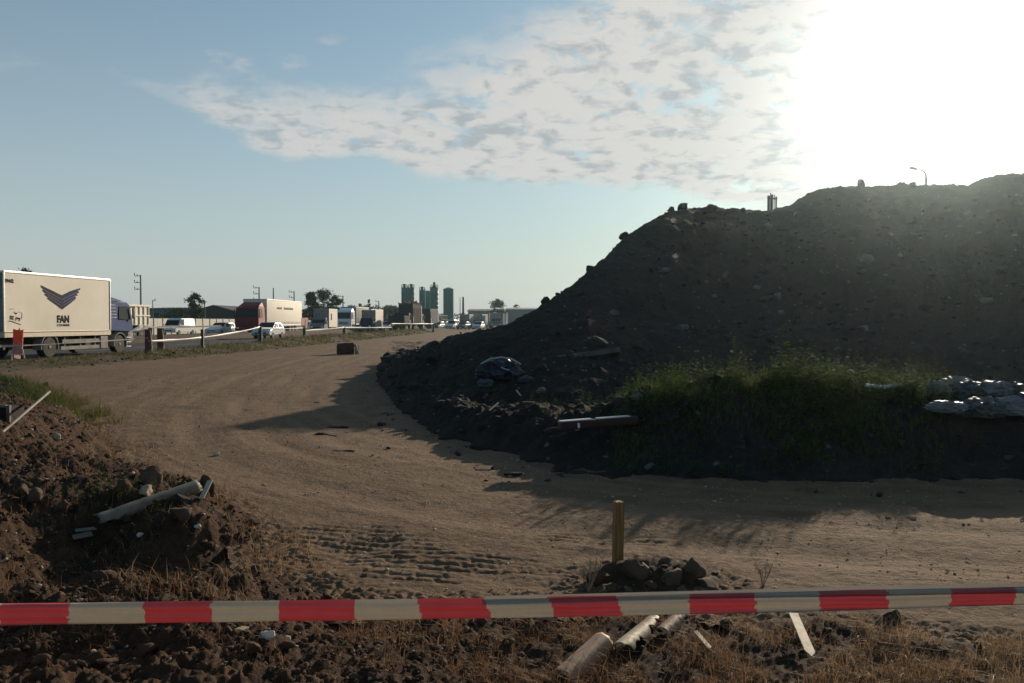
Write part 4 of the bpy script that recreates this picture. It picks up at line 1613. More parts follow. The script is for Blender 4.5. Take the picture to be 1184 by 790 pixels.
# ---- cream ribbed tipper behind the blue cab
def tipper(loc, rz, label, paint, body, name='tipper_truck', group=None, bz=1.25, bh=1.6, bl=5.2, load=None):
    r = empty(name, loc, rz, label, 'truck', group)
    truck_cab(r, -2.0, 0, .8, 2.75, 2.35, paint, M['chassis'], deflector=False)
    mb = MB()
    mb.prism([(-2.25, bz), (-2.15, bz + bh + .18), (-2.4, bz + bh + .2), (-2.5, bz + bh), (-2.25 - bl, bz + bh), (-2.15 - bl, bz)], -1.2, 1.2)
    b_ = mb.build('tipper_body', body, r)
    mb = MB()
    for s_ in (-1, 1):
        for k in range(7):
            yq = -2.5 - k * (bl - .5) / 6
            mb.box(s_ * 1.24 - .05, s_ * 1.24 + .05, yq - .06, yq + .06, bz + .05, bz + bh - .02, .01)
        mb.box(s_ * 1.26 - .06, s_ * 1.26 + .06, -2.25 - bl, -2.3, bz + bh - .1, bz + bh + .05, .01)
        mb.box(s_ * 1.25 - .045, s_ * 1.25 + .045, -2.25 - bl, -2.3, bz + bh * .45, bz + bh * .45 + .1, .01)
    for k in range(5):
        xq = -1.0 + k * .5
        mb.box(xq - .05, xq + .05, -2.31 - bl, -2.2 - bl, bz + .05, bz + bh - .02, .01)
    mb.box(-1.2, 1.2, -2.33 - bl, -2.22 - bl, bz + bh - .1, bz + bh + .05, .01)
    mb.build('body_rib', body, b_)
    mb = MB()
    mb.box(-.45, .45, -2.1 - bl, -.5, .6, bz - .01)
    mb.build('underframe', M['chassis'], r)
    for s_ in (-1, 1):
        wheel(r, s_ * 1.02, -1.1, .5, .32, 'dark_rim', s_, seg=16)
        wheel(r, s_ * 1.0, -4.6, .5, .5, 'dark_rim', s_, seg=16)
        wheel(r, s_ * 1.0, -5.9, .5, .5, 'dark_rim', s_, seg=16)
        mb = MB()
        mb.box(s_ * .9 - .16, s_ * .9 + .16, -2.32 - bl, -2.24 - bl, .82, .95)
        mb.build('tail_light', M['tail_lens'], r)
    if load:
        mb = MB()
        for k in range(26):
            mb.tube([(random.uniform(-1, 1), -2.6 - random.uniform(0, bl * .8), bz + bh - .1), (random.uniform(-1, 1), -2.6 - random.uniform(0, bl * .9), bz + bh + random.uniform(.2, .9))], random.uniform(.05, .14), 5)
        mb.build('load', load, b_)
    return r


tipper((-31.6, 63.5, -.03), ON, 'cream tipper truck with ribbed body seen past the blue cab', M['cream'], M['cream'])


# ---- dark loaded lorries in the near lane, seen from behind
def rear_lorry(loc, rz, label, body, side, tl, bz, bh, group, load=None, name='covered_lorry', wd=2.5, edge=False):
    r = empty(name, loc, rz, label, 'lorry', group)
    truck_cab(r, tl + .3, tl + 2.4, .8, 2.9, 2.4, M['navy'], M['chassis'], deflector=False)
    mb = MB()
    hw = wd / 2
    mb.prism([(0, bz), (0, bz + bh * .94), (.12, bz + bh), (tl - .15, bz + bh), (tl, bz + bh * .94), (tl, bz)], -hw, hw, w=lambda y, z: 1 - .05 * max(0, (z - bz) / bh - .8) * 5)
    b_ = mb.build('covered_body', body, r, 30)
    mb = MB()
    mb.box(hw + .002, hw + .03, .05, tl - .05, bz + .1, bz + bh * .78)
    mb.build('side_panel', side, b_)
    if edge:
        mb = MB()
        mb.box(hw - .06, hw + .05, tl - .45, tl - .1, bz + .1, bz + bh * .9)
        mb.box(hw + .032, hw + .06, .1, .35, bz + .15, bz + bh * .35)
        mb.build('white_edge', M['white_paint'], b_)
    mb = MB()
    for k in range(6):
        mb.box(-hw - .02, hw + .02, .1 + k * (tl - .2) / 5 - .03, .1 + k * (tl - .2) / 5 + .03, bz + bh * 1.0 - .02, bz + bh + .03)
    mb.box(-hw, hw, -.03, .02, bz - .14, bz - .003)
    mb.build('cover_hoop', M['chassis'], b_)
    mb = MB()
    mb.box(-.45, .45, .1, tl + .6, .6, bz - .01)
    mb.build('underframe', M['chassis'], r)
    for s_ in (-1, 1):
        for q in (1.3, 2.6, tl + 1.3):
            wheel(r, s_ * 1.02, q, .5, .5, 'dark_rim', s_, seg=16)
        mb = MB()
        mb.box(s_ * .95 - .15, s_ * .95 + .15, -.05, -.02, .85, 1.0)
        mb.build('tail_light', M['tail_lens'], r)
        mb = MB()
        mb.box(s_ * .8 - .25, s_ * .8 + .25, -.02, .02, .3, .75)
        mb.build('mud_flap', M['chassis'], r)
    if load:
        mb = MB()
        for k in range(40):
            xq = random.uniform(-hw, hw)
            mb.tube([(xq, random.uniform(0, tl), bz + bh - .1), (xq + random.uniform(-.3, .3), random.uniform(0, tl), bz + bh + random.uniform(.1, .6))], random.uniform(.04, .12), 5)
        mb.build('load', load, b_)
    return r


HN = heading((0.04, 1))
rear_lorry((-17.4, 128.0, -.03), HN, 'low dark covered lorry at the tail of the near queue', M['tarp_dark'], M['tarp_dark'], 4.5, 1.2, 1.25, 'dark lorries in the near queue')
rear_lorry((-17.6, 141.0, -.03), heading((0.10, 1)), 'tall dark lorry piled high with boards, pale lamp on its corner', M['tarp_dark'], M['brown_load'], 7.0, 1.2, 3.3, 'dark lorries in the near queue', M['brown_load'], edge=True)
rear_lorry((-16.7, 162.0, -.03), heading((0.14, 1)), 'dark navy lorry below the middle pair of silos', M['navy'], M['navy'], 6.5, 1.15, 2.85, 'dark lorries in the near queue', edge=True)


# ---- cars
def car(loc, rz, label, kind, paint, group='cars in the queue', cat='car', lights=True):
    r = empty({'van': 'panel_van', 'estate': 'estate_car', 'hatch': 'small_car', 'jeep': 'tall_car'}[kind], loc, rz, label, cat, group)
    if kind == 'van':
        L, hw, H, body_z = 4.7, .93, 1.92, 1.05
        low_ = [(-L / 2, .35), (-L / 2, 1.05), (1.15, 1.08), (1.95, .92), (2.28, .78), (L / 2, .55), (L / 2 - .08, .3)]
        top_ = [(-L / 2 + .02, 1.045), (-L / 2 + .10, 1.80), (-L / 2 + .35, H), (.55, H), (.95, H - .22), (1.50, 1.06)]
        glass = [(.25, 1.12, 1.55), (-.45, 0, 0)]
        ws = ((1.46, 1.12), (.98, H - .24))
        side_win = [(.48, .98, .98)]
    elif kind == 'estate':
        L, hw, H, body_z = 4.3, .84, 1.44, .9
        low_ = [(-L / 2, .38), (-L / 2 + .02, .84), (-L / 2 + .1, .9), (.85, .92), (1.80, .76), (L / 2, .6), (L / 2, .42), (L / 2 - .1, .28)]
        top_ = [(-L / 2 + .12, .885), (-L / 2 + .42, 1.36), (-L / 2 + .7, H), (.05, H), (.88, .9)]
        ws = ((.84, .95), (.14, H - .06))
    elif kind == 'jeep':
        L, hw, H, body_z = 4.2, .88, 1.72, 1.0
        low_ = [(-L / 2, .42), (-L / 2, .95), (-L / 2 + .08, 1.02), (.9, 1.04), (1.85, .92), (L / 2, .7), (L / 2, .5), (L / 2 - .1, .36)]
        top_ = [(-L / 2 + .06, 1.005), (-L / 2 + .22, 1.62), (-L / 2 + .45, H), (.1, H), (.85, 1.02)]
        ws = ((.80, 1.08), (.16, H - .08))
    else:
        L, hw, H, body_z = 3.9, .83, 1.47, .9
        low_ = [(-L / 2, .4), (-L / 2 + .02, .88), (-L / 2 + .12, .94), (.95, .95), (1.65, .82), (L / 2, .64), (L / 2, .42), (L / 2 - .1, .28)]
        top_ = [(-L / 2 + .14, .925), (-L / 2 + .5, 1.38), (-L / 2 + .8, H), (.1, H), (.98, .93)]
        ws = ((.94, .99), (.19, H - .06))
    mb = MB()
    mb.prism(low_, -hw, hw)
    b_ = mb.build('body', paint, r, 30)
    md = b_.modifiers.new('bevel', 'BEVEL')
    md.width, md.segments, md.limit_method = .07, 3, 'ANGLE'
    zb_ = top_[0][1]
    tw = lambda y, z: 1 - .17 * (z - zb_) / (H - zb_)
    mb = MB()
    mb.prism(top_, -hw + .04, hw - .04, w=tw)
    c_ = mb.build('roof', paint, r, 30)
    md = c_.modifiers.new('bevel', 'BEVEL')
    md.width, md.segments, md.limit_method = .05, 3, 'ANGLE'
    (ya, za), (yb, zb2) = ws
    k0, k1 = (hw - .1) * tw(0, za), (hw - .1) * tw(0, zb2)
    nn = Vector((0, zb2 - za, ya - yb)).normalized()
    p = [Vector((-k0, ya, za)), Vector((k0, ya, za)), Vector((k1, yb, zb2)), Vector((-k1, yb, zb2))]
    mb = MB()
    mb.slab([q + nn * .012 for q in p], nn * .008)
    mb.build('windscreen', M['glass'], r)
    # rear window
    if kind != 'van':
        (y0_, z0_), (y1_, z1_) = top_[0], top_[1]
        ra, rb = .15, .92
        q0 = (y0_ + (y1_ - y0_) * ra, z0_ + (z1_ - z0_) * ra)
        q1 = (y0_ + (y1_ - y0_) * rb, z0_ + (z1_ - z0_) * rb)
        nn = Vector((0, -(z1_ - z0_), (y1_ - y0_))).normalized()
        mb = MB()
        k0, k1 = (hw - .13) * tw(0, q0[1]), (hw - .13) * tw(0, q1[1])
        mb.slab([Vector((k0, *q0)) + nn * .012, Vector((-k0, *q0)) + nn * .012, Vector((-k1, *q1)) + nn * .012, Vector((k1, *q1)) + nn * .012], nn * .008)
        mb.build('rear_window', M['glass'], r)
    zl, zh = zb_ + .08, H - .12
    def fr(z):
        return top_[-1][0] + (top_[-2][0] - top_[-1][0]) * (z - zb_) / (H - zb_) - .10
    def bk(z):
        return top_[0][0] + (top_[2][0] - top_[0][0]) * (z - zb_) / (H - zb_) + .10
    spans = [(0.0, .42), (.47, .74), (.79, 1.0)] if kind in ('estate', 'jeep') else ([(0, .30)] if kind == 'van' else [(0, .48), (.54, 1.0)])
    for s_ in (-1, 1):
        for (f0, f1) in spans:
            lerp = lambda z, f: fr(z) + (bk(z) - fr(z)) * f
            xx = lambda z: s_ * ((hw - .04) * tw(0, z) + .006)
            pts = [(xx(zl), lerp(zl, f0), zl), (xx(zh), lerp(zh, f0), zh), (xx(zh), lerp(zh, f1), zh), (xx(zl), lerp(zl, f1), zl)]
            mb = MB()
            mb.slab(pts if s_ > 0 else pts[::-1], (s_ * .008, 0, 0))
            mb.build('side_window', M['glass'], r)
        mb = MB()
        mb.box(s_ * (hw - .22) - .15, s_ * (hw - .22) + .15, L / 2 - .16, L / 2 + .012, .60, .74, .04)
        mb.build('headlight', M['lamp_lens'], r)
        mb = MB()
        mb.box(s_ * (hw - .13) - .09, s_ * (hw - .13) + .09, -L / 2 - .02, -L / 2 + .05, .66, .9, .02)
        mb.build('tail_light', M['tail_lens'], r)
        mb = MB()
        mb.box(s_ * (hw + .08) - .08, s_ * (hw + .08) + .08, fr(zl) - .02, fr(zl) + .08, zl - .02, zl + .12, .03)
        mb.build('mirror', paint, r)
        rr = .30 if kind != 'jeep' else .34
        wheel(r, s_ * (hw - .085), L / 2 - .85, rr, .2, 'rim', s_, seg=18)
        wheel(r, s_ * (hw - .085), -L / 2 + .8, rr, .2, 'rim', s_, seg=18)
    mb = MB()
    mb.box(-.5, .5, L / 2 - .03, L / 2 + .015, .46, .58, .02)
    mb.build('grille', M['chassis'], r)
    mb = MB()
    mb.box(-.26, .26, L / 2 + .016, L / 2 + .025, .36, .45)
    mb.build('number_plate', M['white_paint'], r)
    mb = MB()
    mb.box(-.26, .26, -L / 2 - .03, -L / 2 - .005, .5, .6)
    mb.build('number_plate', M['white_paint'], r)
    return r


car((-22.0, 77.0, -.03), ON - .06, 'silver hatchback coming along the lane in front of the red lorry', 'hatch', M['silver'])
car((-38.2, 97.5, -.03), ON - .10, 'white panel van in front of the pale panel wall', 'van', M['white_paint'], group='vehicles by the panel wall', cat='van')
car((-32.8, 96.0, -.03), ON - .14, 'white estate car in front of the pale panel wall', 'estate', M['white_paint'], group='vehicles by the panel wall')
far_cars = [
    ((-11.4, 163), 'jeep', 'white_paint', 'white tall car in the far queue, its roof under the single silo', -.25),
    ((-9.0, 158), 'hatch', 'dark_green', 'dark green small car between two white cars in the far queue', -.22),
    ((-6.3, 161), 'estate', 'white_paint', 'white estate car at the far queue’s end beside the heap’s slope', -.15),
    ((-14.6, 168), 'estate', 'silver', 'silver estate car left of the white tall car in the far queue', -.22),
    ((-16.0, 188), 'hatch', 'white_paint', 'white small car under the coned silo, far back in the queue', -.2),
    ((-10.2, 181), 'estate', 'silver', 'silver estate car behind the dark green small car', -.2),
    ((-7.4, 186), 'hatch', 'white_paint', 'white small car behind the white estate at the queue end', -.2),
    ((-21.4, 146), 'hatch', 'silver', 'silver small car beside the low dark covered lorry', -.08),
    ((-13.9, 172), 'hatch', 'dark_red', 'dark red small car half behind the white tall car in the queue', -.22),
]
for (q, kd, pt, lb, da) in far_cars:
    car((q[0], q[1], .05), ON + da, lb.replace('’', "'"), kd, M[pt], group='cars in the far queue')
car((-13.2, 186, -.02), ON - .2, 'large white panel van standing above the far queue of cars', 'van', M['white_paint'], group='vans in the far queue', cat='van')
box_van((-11.5, 198, 0), ON - .2, 'white box van with dark front in the far queue, left of its twin', M['grey_paint'], M['white_paint'], 3.6, 2.4, group='vans in the far queue', front_mat=M['grey_panel'])
box_van((-8.6, 202, 0), ON - .22, 'white box van with wide white side, right of its twin in the far queue', M['grey_paint'], M['white_paint'], 4.6, 2.5, group='vans in the far queue', front_mat=M['grey_panel'])
lorry((-3.6, 196, -.03), ON + .10, 'dark container lorry with pale end, last in the far queue by the hall', M['grey_paint'], M['grey_paint'], 9.0, 2.4, group='lorries in the far queue', cab_top=2.5, deflector=False)
tipper((-16.8, 176, -.03), ON - .2, 'grey tipper truck with raised pale body below the silos', M['grey_paint'], M['grey_panel'], group='lorries in the far queue')

# ------------------------------------------------------------------ roadside barriers, posts and tape
POSTS = []


def barrier_orange(px, py, Y):
    q = P(px, py, Y)
    z0 = Hv(q.x, q.y)
    r = empty('plastic_barrier', (q.x, q.y, z0 - .03), .2, 'faded orange plastic barrier leaning before the box truck on the verge', 'barrier')
    mb = MB()
    mb.slab([(-.17, 0, .25), (.16, .0, .22), (.20, .05, 1.22), (.10, .05, 1.18), (.06, .05, 1.30), (.02, .05, 1.19), (-.16, .05, 1.24)], (0, .07, 0))
    mb.build('panel', M['orange'], r)
    mb = MB()
    mb.tube([(-.13, .03, .7), (-.17, -.1, 0)], .035, 6)
    mb.build('leg', M['sign_pink'], r)
    mb = MB()
    mb.tube([(.10, .03, .7), (.28, -.05, 0.02)], .03, 6)
    mb.build('leg', M['pale_wood'], r)
    mb = MB()
    mb.slab([(-.12, -.02, .1), (.1, -.02, .05), (.12, 0, .55), (-.1, 0, .62)], (0, .03, 0))
    mb.build('reflector_panel', M['sign_pink'], r)
    return Vector((q.x, q.y, z0 + .55))


b0 = barrier_orange(20, 400, 33.5)


def trestle(px, Y, label):
    q = P(px, 400, Y)
    z0 = Hv(q.x, q.y)
    r = empty('board_trestle', (q.x, q.y, z0 - .03), .05, label, 'trestle', 'board trestles on the verge')
    mb = MB()
    mb.slab([(-.16, 0, .05), (.10, 0, .05), (.12, .08, 1.08), (-.20, .08, 1.1)], (0, .05, 0))
    mb.build('board', M['board_red'], r)
    mb = MB()
    mb.tube([(.06, .02, 1.02), (.20, -.12, 0)], .022, 6)
    mb.build('leg', M['pale_wood'], r)
    mb = MB()
    mb.box(.02, .4, -.18, -.08, .0, .05)
    mb.build('foot', M['pale_wood'], r)
    return Vector((q.x, q.y, z0 + 1.05))


t1 = trestle(172, 36.5, 'red brown board trestle with pale leg just past the blue cab')
t2 = trestle(186, 38.5, 'red brown board trestle with slanted pale leg before the white panel van')


def post(px, Y, h, label, r_=.07, sign=None):
    q = P(px, 395, Y)
    z0 = Hv(q.x, q.y)
    r = empty('marker_post', (q.x, q.y, z0 - .05), 0, label, 'post', 'marker posts along the verge')
    mb = MB()
    mb.box(-r_, r_, -.05, .05, 0, h, .015)
    mb.build('post_shaft', M['dark_steel'], r)
    mb = MB()
    mb.box(-r_ * 1.5, r_ * 1.5, -.1, .1, -.02, .10, .02)
    mb.build('foot', M['dark_steel'], r)
    if sign:
        mb = MB()
        mb.slab([(-.24, -.07, h - .25), (.22, -.07, h - .20), (.28, -.07, h + .55), (-.20, -.07, h + .52)], (0, -.03, 0))
        s_ = mb.build('sign_panel', M['sign_pink'], r)
        mb = MB()
        mb.slab([(.02, -.104, h - .1), (.08, -.104, h - .1), (.16, -.104, h + .42), (.10, -.104, h + .42)], (0, -.004, 0))
        mb.build('sign_stripe', M['sign_pink'], s_)
    return Vector((q.x, q.y, z0 + h - .1))


p1 = post(234, 42, .95, 'dark marker post below the white estate car')
p2 = post(301, 50, 1.0, 'dark leaning marker post in front of the silver hatchback', .10)
p3 = post(352, 62, .95, 'dark marker post carrying a white sign panel', .11, True)
p4 = post(398, 76, .7, 'short dark marker post behind the red brown block', .13)
p5 = post(453, 102, 1.0, 'dark marker post by the low covered lorry', .12)
p6 = post(501, 118, 1.2, 'dark marker post at the verge end, near the heap', .13)


def tape_run(name, a, b_, label, sag=.12, wd=.075, mat=None, n_=14, group='tapes along the verge'):
    V, F = [], []
    for i in range(n_ + 1):
        f = i / n_
        p = Vector(a).lerp(Vector(b_), f)
        z = p.z - sag * 4 * f * (1 - f)
        tw_ = .9 + .35 * math.sin(f * 9 + a[1])
        hw_ = wd / 2 * tw_
        dy_ = .02 * math.sin(f * 7)
        V += [(p.x, p.y - dy_, z - hw_), (p.x, p.y + dy_, z + hw_), (p.x + .004, p.y + .006 + dy_, z + hw_), (p.x + .004, p.y + .006 - dy_, z - hw_)]
    for i in range(n_):
        for k in range(4):
            l = (k + 1) % 4
            F.append((4 * i + k, 4 * i + l, 4 * i + 4 + l, 4 * i + 4 + k))
    o = np_mesh(name, np.array(V), np.array(F), mat or M['tape_white_far'])
    return tag(o, label, 'tape', group)


off0 = Vector((-11, -9, -.05))
tape_run('barrier_tape', b0 + off0, b0 + Vector((0, -.06, 0)), 'white tape reaching the orange barrier from outside the picture', .05)
tape_run('barrier_tape', b0 + Vector((0, -.06, 0)), t1 + Vector((0, -.05, -.42)), 'thin white tape crossing the box truck wheels', .02, .04)
tape_run('barrier_tape', P(150, 384, 36), t1 + Vector((0, -.05, .03)), 'short wide white tape end beside the blue cab', .0, .16)
tape_run('barrier_tape', t1 + Vector((0, -.05, .03)), t2 + Vector((2.4, 1.0, .05)), 'upper white tape across the front of the panel van', .0, .09)
tape_run('barrier_tape', t1 + Vector((0, -.05, -.55)), p1 + Vector((0, -.06, -.35)), 'lower white tape between the trestles and the first post', .03, .10)
tape_run('barrier_tape', p1 + Vector((0, -.06, -.35)), p2 + Vector((0, -.06, .0)), 'white tape rising from the first post to the silver hatchback', .06, .11)
tape_run('barrier_tape', p2 + Vector((0, -.06, -.05)), p3 + Vector((0, -.08, -.15)), 'white tape between the hatchback and the white sign panel', .05, .09)
tape_run('barrier_tape', p3 + Vector((0, -.08, -.35)), p4 + Vector((0, -.06, .05)), 'white tape between the sign panel and the short post', .02, .12)
tape_run('barrier_tape', p4 + Vector((0, -.06, .05)), p5 + Vector((0, -.06, -.35)), 'white tape from the short post towards the low covered lorry', .02, .12)
tape_run('barrier_tape', p5 + Vector((0, -.06, .1)), p6 + Vector((0, -.06, .1)), 'white tape in front of the dark lorries below the silos', .02, .10)

# ------------------------------------------------------------------ far setting: poles, walls, halls, silos, trees
def pole(px, Ytop, D, label, arms=3, side=-1, group='utility poles beyond the road', name='utility_pole', r0=.16, arm=.95, mat='concrete'):
    top = P(px, Ytop, D)
    r = empty(name, (top.x, D, -.06), 0, label, 'pole', group)
    h = top.z + .06
    mb = MB()
    mb.tube([(0, 0, 0), (0, 0, h)], [r0, r0 * .62], 10)
    mb.build('shaft', M[mat], r, 40)
    for k in range(arms):
        z = h - .15 - k * 1.05
        s_ = side
        mb = MB()
        mb.tube([(0, 0, z), (s_ * arm, 0, z - .02), (s_ * arm, 0, z + .18)], .055, 6)
        a = mb.build('crossarm', M['dark_steel'], r, 40)
        mb = MB()
        mb.lathe([(.05, 0), (.085, .06), (.06, .11), (.085, .17), (.05, .26)], seg=8, c=(s_ * arm, 0, z + .16))
        mb.lathe([(.05, 0), (.085, .06), (.06, .11), (.05, .2)], seg=8, c=(s_ * arm * .55, 0, z + .04))
        mb.build('insulator', M['dark_steel'], a, 40)
    return r


pole(162.5, 318, 134, 'tall concrete utility pole with three side arms above the cream tipper')
pole(176.5, 347, 165, 'slender dark pole with one short crossarm beside the cream tipper', arms=1, side=1, r0=.11, arm=.5)
pole(299.5, 332, 150, 'utility pole with three side arms above the red cab', arms=3)
pole(316, 333, 155, 'plain bare pole above the cream curtain trailer', arms=0, r0=.15)
pole(340, 337, 168, 'utility pole with three arms over the trailer end', arms=3)
pole(396.5, 342, 200, 'utility pole with bracket arms beside the large tree', arms=2, r0=.2)
pole(438, 348, 225, 'utility pole with three arms left of the silos', arms=3, r0=.2)
pole(236.5, 348, 118, 'thin grey post standing before the panel wall by the tree', arms=0, r0=.10, name='wall_post', mat='dark_steel')
pole(535.5, 343.5, 250, 'thick dark chimney post right of the single silo', arms=0, r0=.42, mat='dark_steel', name='chimney_post')
pole(532, 344, 262, 'thin pale mast right of the single silo', arms=0, r0=.16, mat='galv', name='mast')

# panel wall beyond the far carriageway
wr = empty('panel_wall', (-43.0, 100, -.06), heading((.03, 1)), 'pale concrete panel wall behind the white van and estate car', 'wall')
mb = MB()
for k in range(24):
    mb.box(-.04, .04, -8 + k * 2.5 + .08, -8 + k * 2.5 + 2.42, 0, 1.95)
mb.build('wall_panels', M['wall_panel'], wr)
mb = MB()
for k in range(25):
    mb.box(-.09, .09, -8 + k * 2.5 - .078, -8 + k * 2.5 + .078, 0, 2.05)
mb.build('wall_posts', M['concrete'], wr)


def hall(name, x0, x1, Y, depth, eave, ridge, wallm, roofm, label, cat='building', across=True, windows=0, doors=0):
    r = empty(name, ((x0 + x1) / 2, Y, -.06), 0, label, cat)
    hw = (x1 - x0) / 2
    mb = MB()
    if across:
        mb.box(-hw, hw, 0, depth, 0, eave)
        w_ = mb.build('wall', wallm, r)
        mb = MB()
        mb.slab([(-hw - .4, -.5, eave - .02), (hw + .4, -.5, eave - .02), (hw + .4, depth / 2, ridge), (-hw - .4, depth / 2, ridge)], (0, 0, .18))
        mb.slab([(-hw - .4, depth / 2 + .002, ridge), (hw + .4, depth / 2 + .002, ridge), (hw + .4, depth + .5, eave - .02), (-hw - .4, depth + .5, eave - .02)], (0, 0, .18))
        mb.build('roof', roofm, r)
    else:
        mb.slab([(-hw, 0, 0), (hw, 0, 0), (hw, 0, eave), (0, 0, ridge), (-hw, 0, eave)], (0, depth, 0))
        w_ = mb.build('wall', wallm, r)
        mb = MB()
        mb.slab([(-hw - .5, -.4, eave - .1), (0, -.4, ridge + .05), (0, depth, ridge + .05), (-hw - .5, depth, eave - .1)], (0, 0, .2))
        mb.slab([(.003, -.4, ridge + .05), (hw + .5, -.4, eave - .1), (hw + .5, depth, eave - .1), (.003, depth, ridge + .05)], (0, 0, .2))
        mb.build('roof', roofm, r)
    for k in range(windows):
        mb = MB()
        xq = -hw + (k + .5) * 2 * hw / windows
        mb.box(xq - .9, xq + .9, -.04, -.003, eave * .55, eave * .8)
        mb.build('window', M['glass'], r)
    for k in range(doors):
        mb = MB()
        xq = -hw + (k + .7) * 2 * hw / (doors + .4)
        mb.box(xq - 1.6, xq + 1.6, -.05, -.003, 0, eave * .7)
        mb.build('door', M['grey_panel'], r)
    return r


hall('warehouse', -88, -66.5, 205, 26, 4.6, 5.0, M['hall_teal'], M['roof_dark'], 'long low teal grey hall behind the white panel van', windows=4)
hall('barn', -66.0, -51.5, 168, 40, 2.6, 4.6, M['roof_dark'], M['roof_dark'], 'dark barn with a low gabled roof behind the panel wall', across=False)
hall('warehouse', -15.5, 9, 300, 30, 5.2, 6.0, M['hall_grey'], M['roof_dark'], 'grey industrial hall right of the silos', windows=5, doors=2)
hall('warehouse', -1.5, 26, 245, 30, 5.0, 5.6, M['hall_green'], M['galv'], 'pale green hall with a flat pale roof at the foot of the heap', windows=0, doors=1)
for i, (px, y0, y1, wd, lb) in enumerate([(572.3, 361, 375, 3.0, 'wide white gate pillar right of the dark container lorry'), (583, 363, 374, 2.4, 'short white gate pillar between two others by the pale hall'), (586.5, 361.5, 374, 1.2, 'narrow white gate pillar beside the pale green hall')]):
    top = P(px, y0, 215)
    r = empty('gate_pillar', (top.x, 215, -.06), .35, lb, 'pillar', 'white pillars by the halls')
    hw = wd * 215 / FPX / 2
    mb = MB()
    mb.box(-hw, hw, -.3, .3, 0, top.z + .06, .02)
    mb.build('pillar_shaft', M['white_paint'], r)
    mb = MB()
    mb.box(-hw - .06, hw + .06, -.36, .36, top.z + .063, top.z + .2, .02)
    mb.build('pillar_cap', M['concrete'], r)


def silo(px, wd_px, top_y, D, label, cone=.0, vent=True, ladder=None):
    q = P(px, top_y, D)
    r_ = wd_px * D / FPX / 2
    r = empty('silo', (q.x, D, -.06), 0, label, 'silo', 'green silos beyond the queue')
    h = q.z + .06
    mb = MB()
    prof = [(r_ * .98, 1.0), (r_, 1.05)]
    for k in range(1, 8):
        z = 1.05 + (h - cone - 1.05) * k / 8
        prof += [(r_, z - .06), (r_ * 1.012, z - .04), (r_ * 1.012, z + .04), (r_, z + .06)]
    prof += [(r_, h - cone)]
    mb.lathe(prof, seg=32)
    b_ = mb.build('shell', M['silo'], r, 40)
    mb = MB()
    mb.lathe([(r_ * 1.03, h - cone + .003), (r_ * 1.03, h - cone + .12), (r_ * .22, h), (r_ * .12, h + .02)], seg=32)
    rf = mb.build('roof', M['silo'], r, 30)
    if vent:
        mb = MB()
        mb.box(-.35, .35, -.35, .35, h - .05, h + .9, .05)
        mb.build('vent', M['silo'], rf)
        mb = MB()
        for k in range(12):
            a = 2 * math.pi * k / 12
            mb.tube([(r_ * .95 * math.cos(a), r_ * .95 * math.sin(a), h - cone + .1), (r_ * .95 * math.cos(a), r_ * .95 * math.sin(a), h - cone + 1.1)], .035, 4)
        mb.tube([(r_ * .95 * math.cos(2 * math.pi * k / 24), r_ * .95 * math.sin(2 * math.pi * k / 24), h - cone + 1.1) for k in range(25)], .035, 4)
        mb.build('guard_rail', M['dark_steel'], rf)
    mb = MB()
    for k in range(4):
        a = math.pi / 4 + k * math.pi / 2
        mb.box(r_ * .75 * math.cos(a) - .15, r_ * .75 * math.cos(a) + .15, r_ * .75 * math.sin(a) - .15, r_ * .75 * math.sin(a) + .15, 0, 1.02)
    mb.build('support', M['dark_steel'], r)
    if ladder:
        x = r_ * ladder
        yv = -math.sqrt(max(0, r_ * r_ - x * x)) - .10
        if abs(ladder) >= 1:
            yv = -.1
        mb = MB()
        mb.tube([(x, yv, .4), (x, yv, h - cone + .6)], .16, 8)
        mb.build('filling_pipe', M['silo_pipe'], r)
    return r


silo(467.6, 7.2, 332, 250, 'leftmost slim green silo of the joined pair', .4, True, 1.1)
silo(475.6, 7.0, 332, 250, 'slim green silo on the right in the joined pair', .4, True)
silo(488.0, 6.6, 335, 262, 'slim green silo with a pale pipe, left of the coned silo', .4, True, 1.08)
silo(494.6, 6.6, 336, 268, 'green silo half hidden behind the coned silo', .4, False)
silo(502.2, 9.0, 330, 245, 'green silo with a pointed cone roof and topmost vent', 1.0, True, -1.0)
silo(518.6, 12.2, 332.5, 255, 'broad single green silo with a shallow cone roof', .6, False)


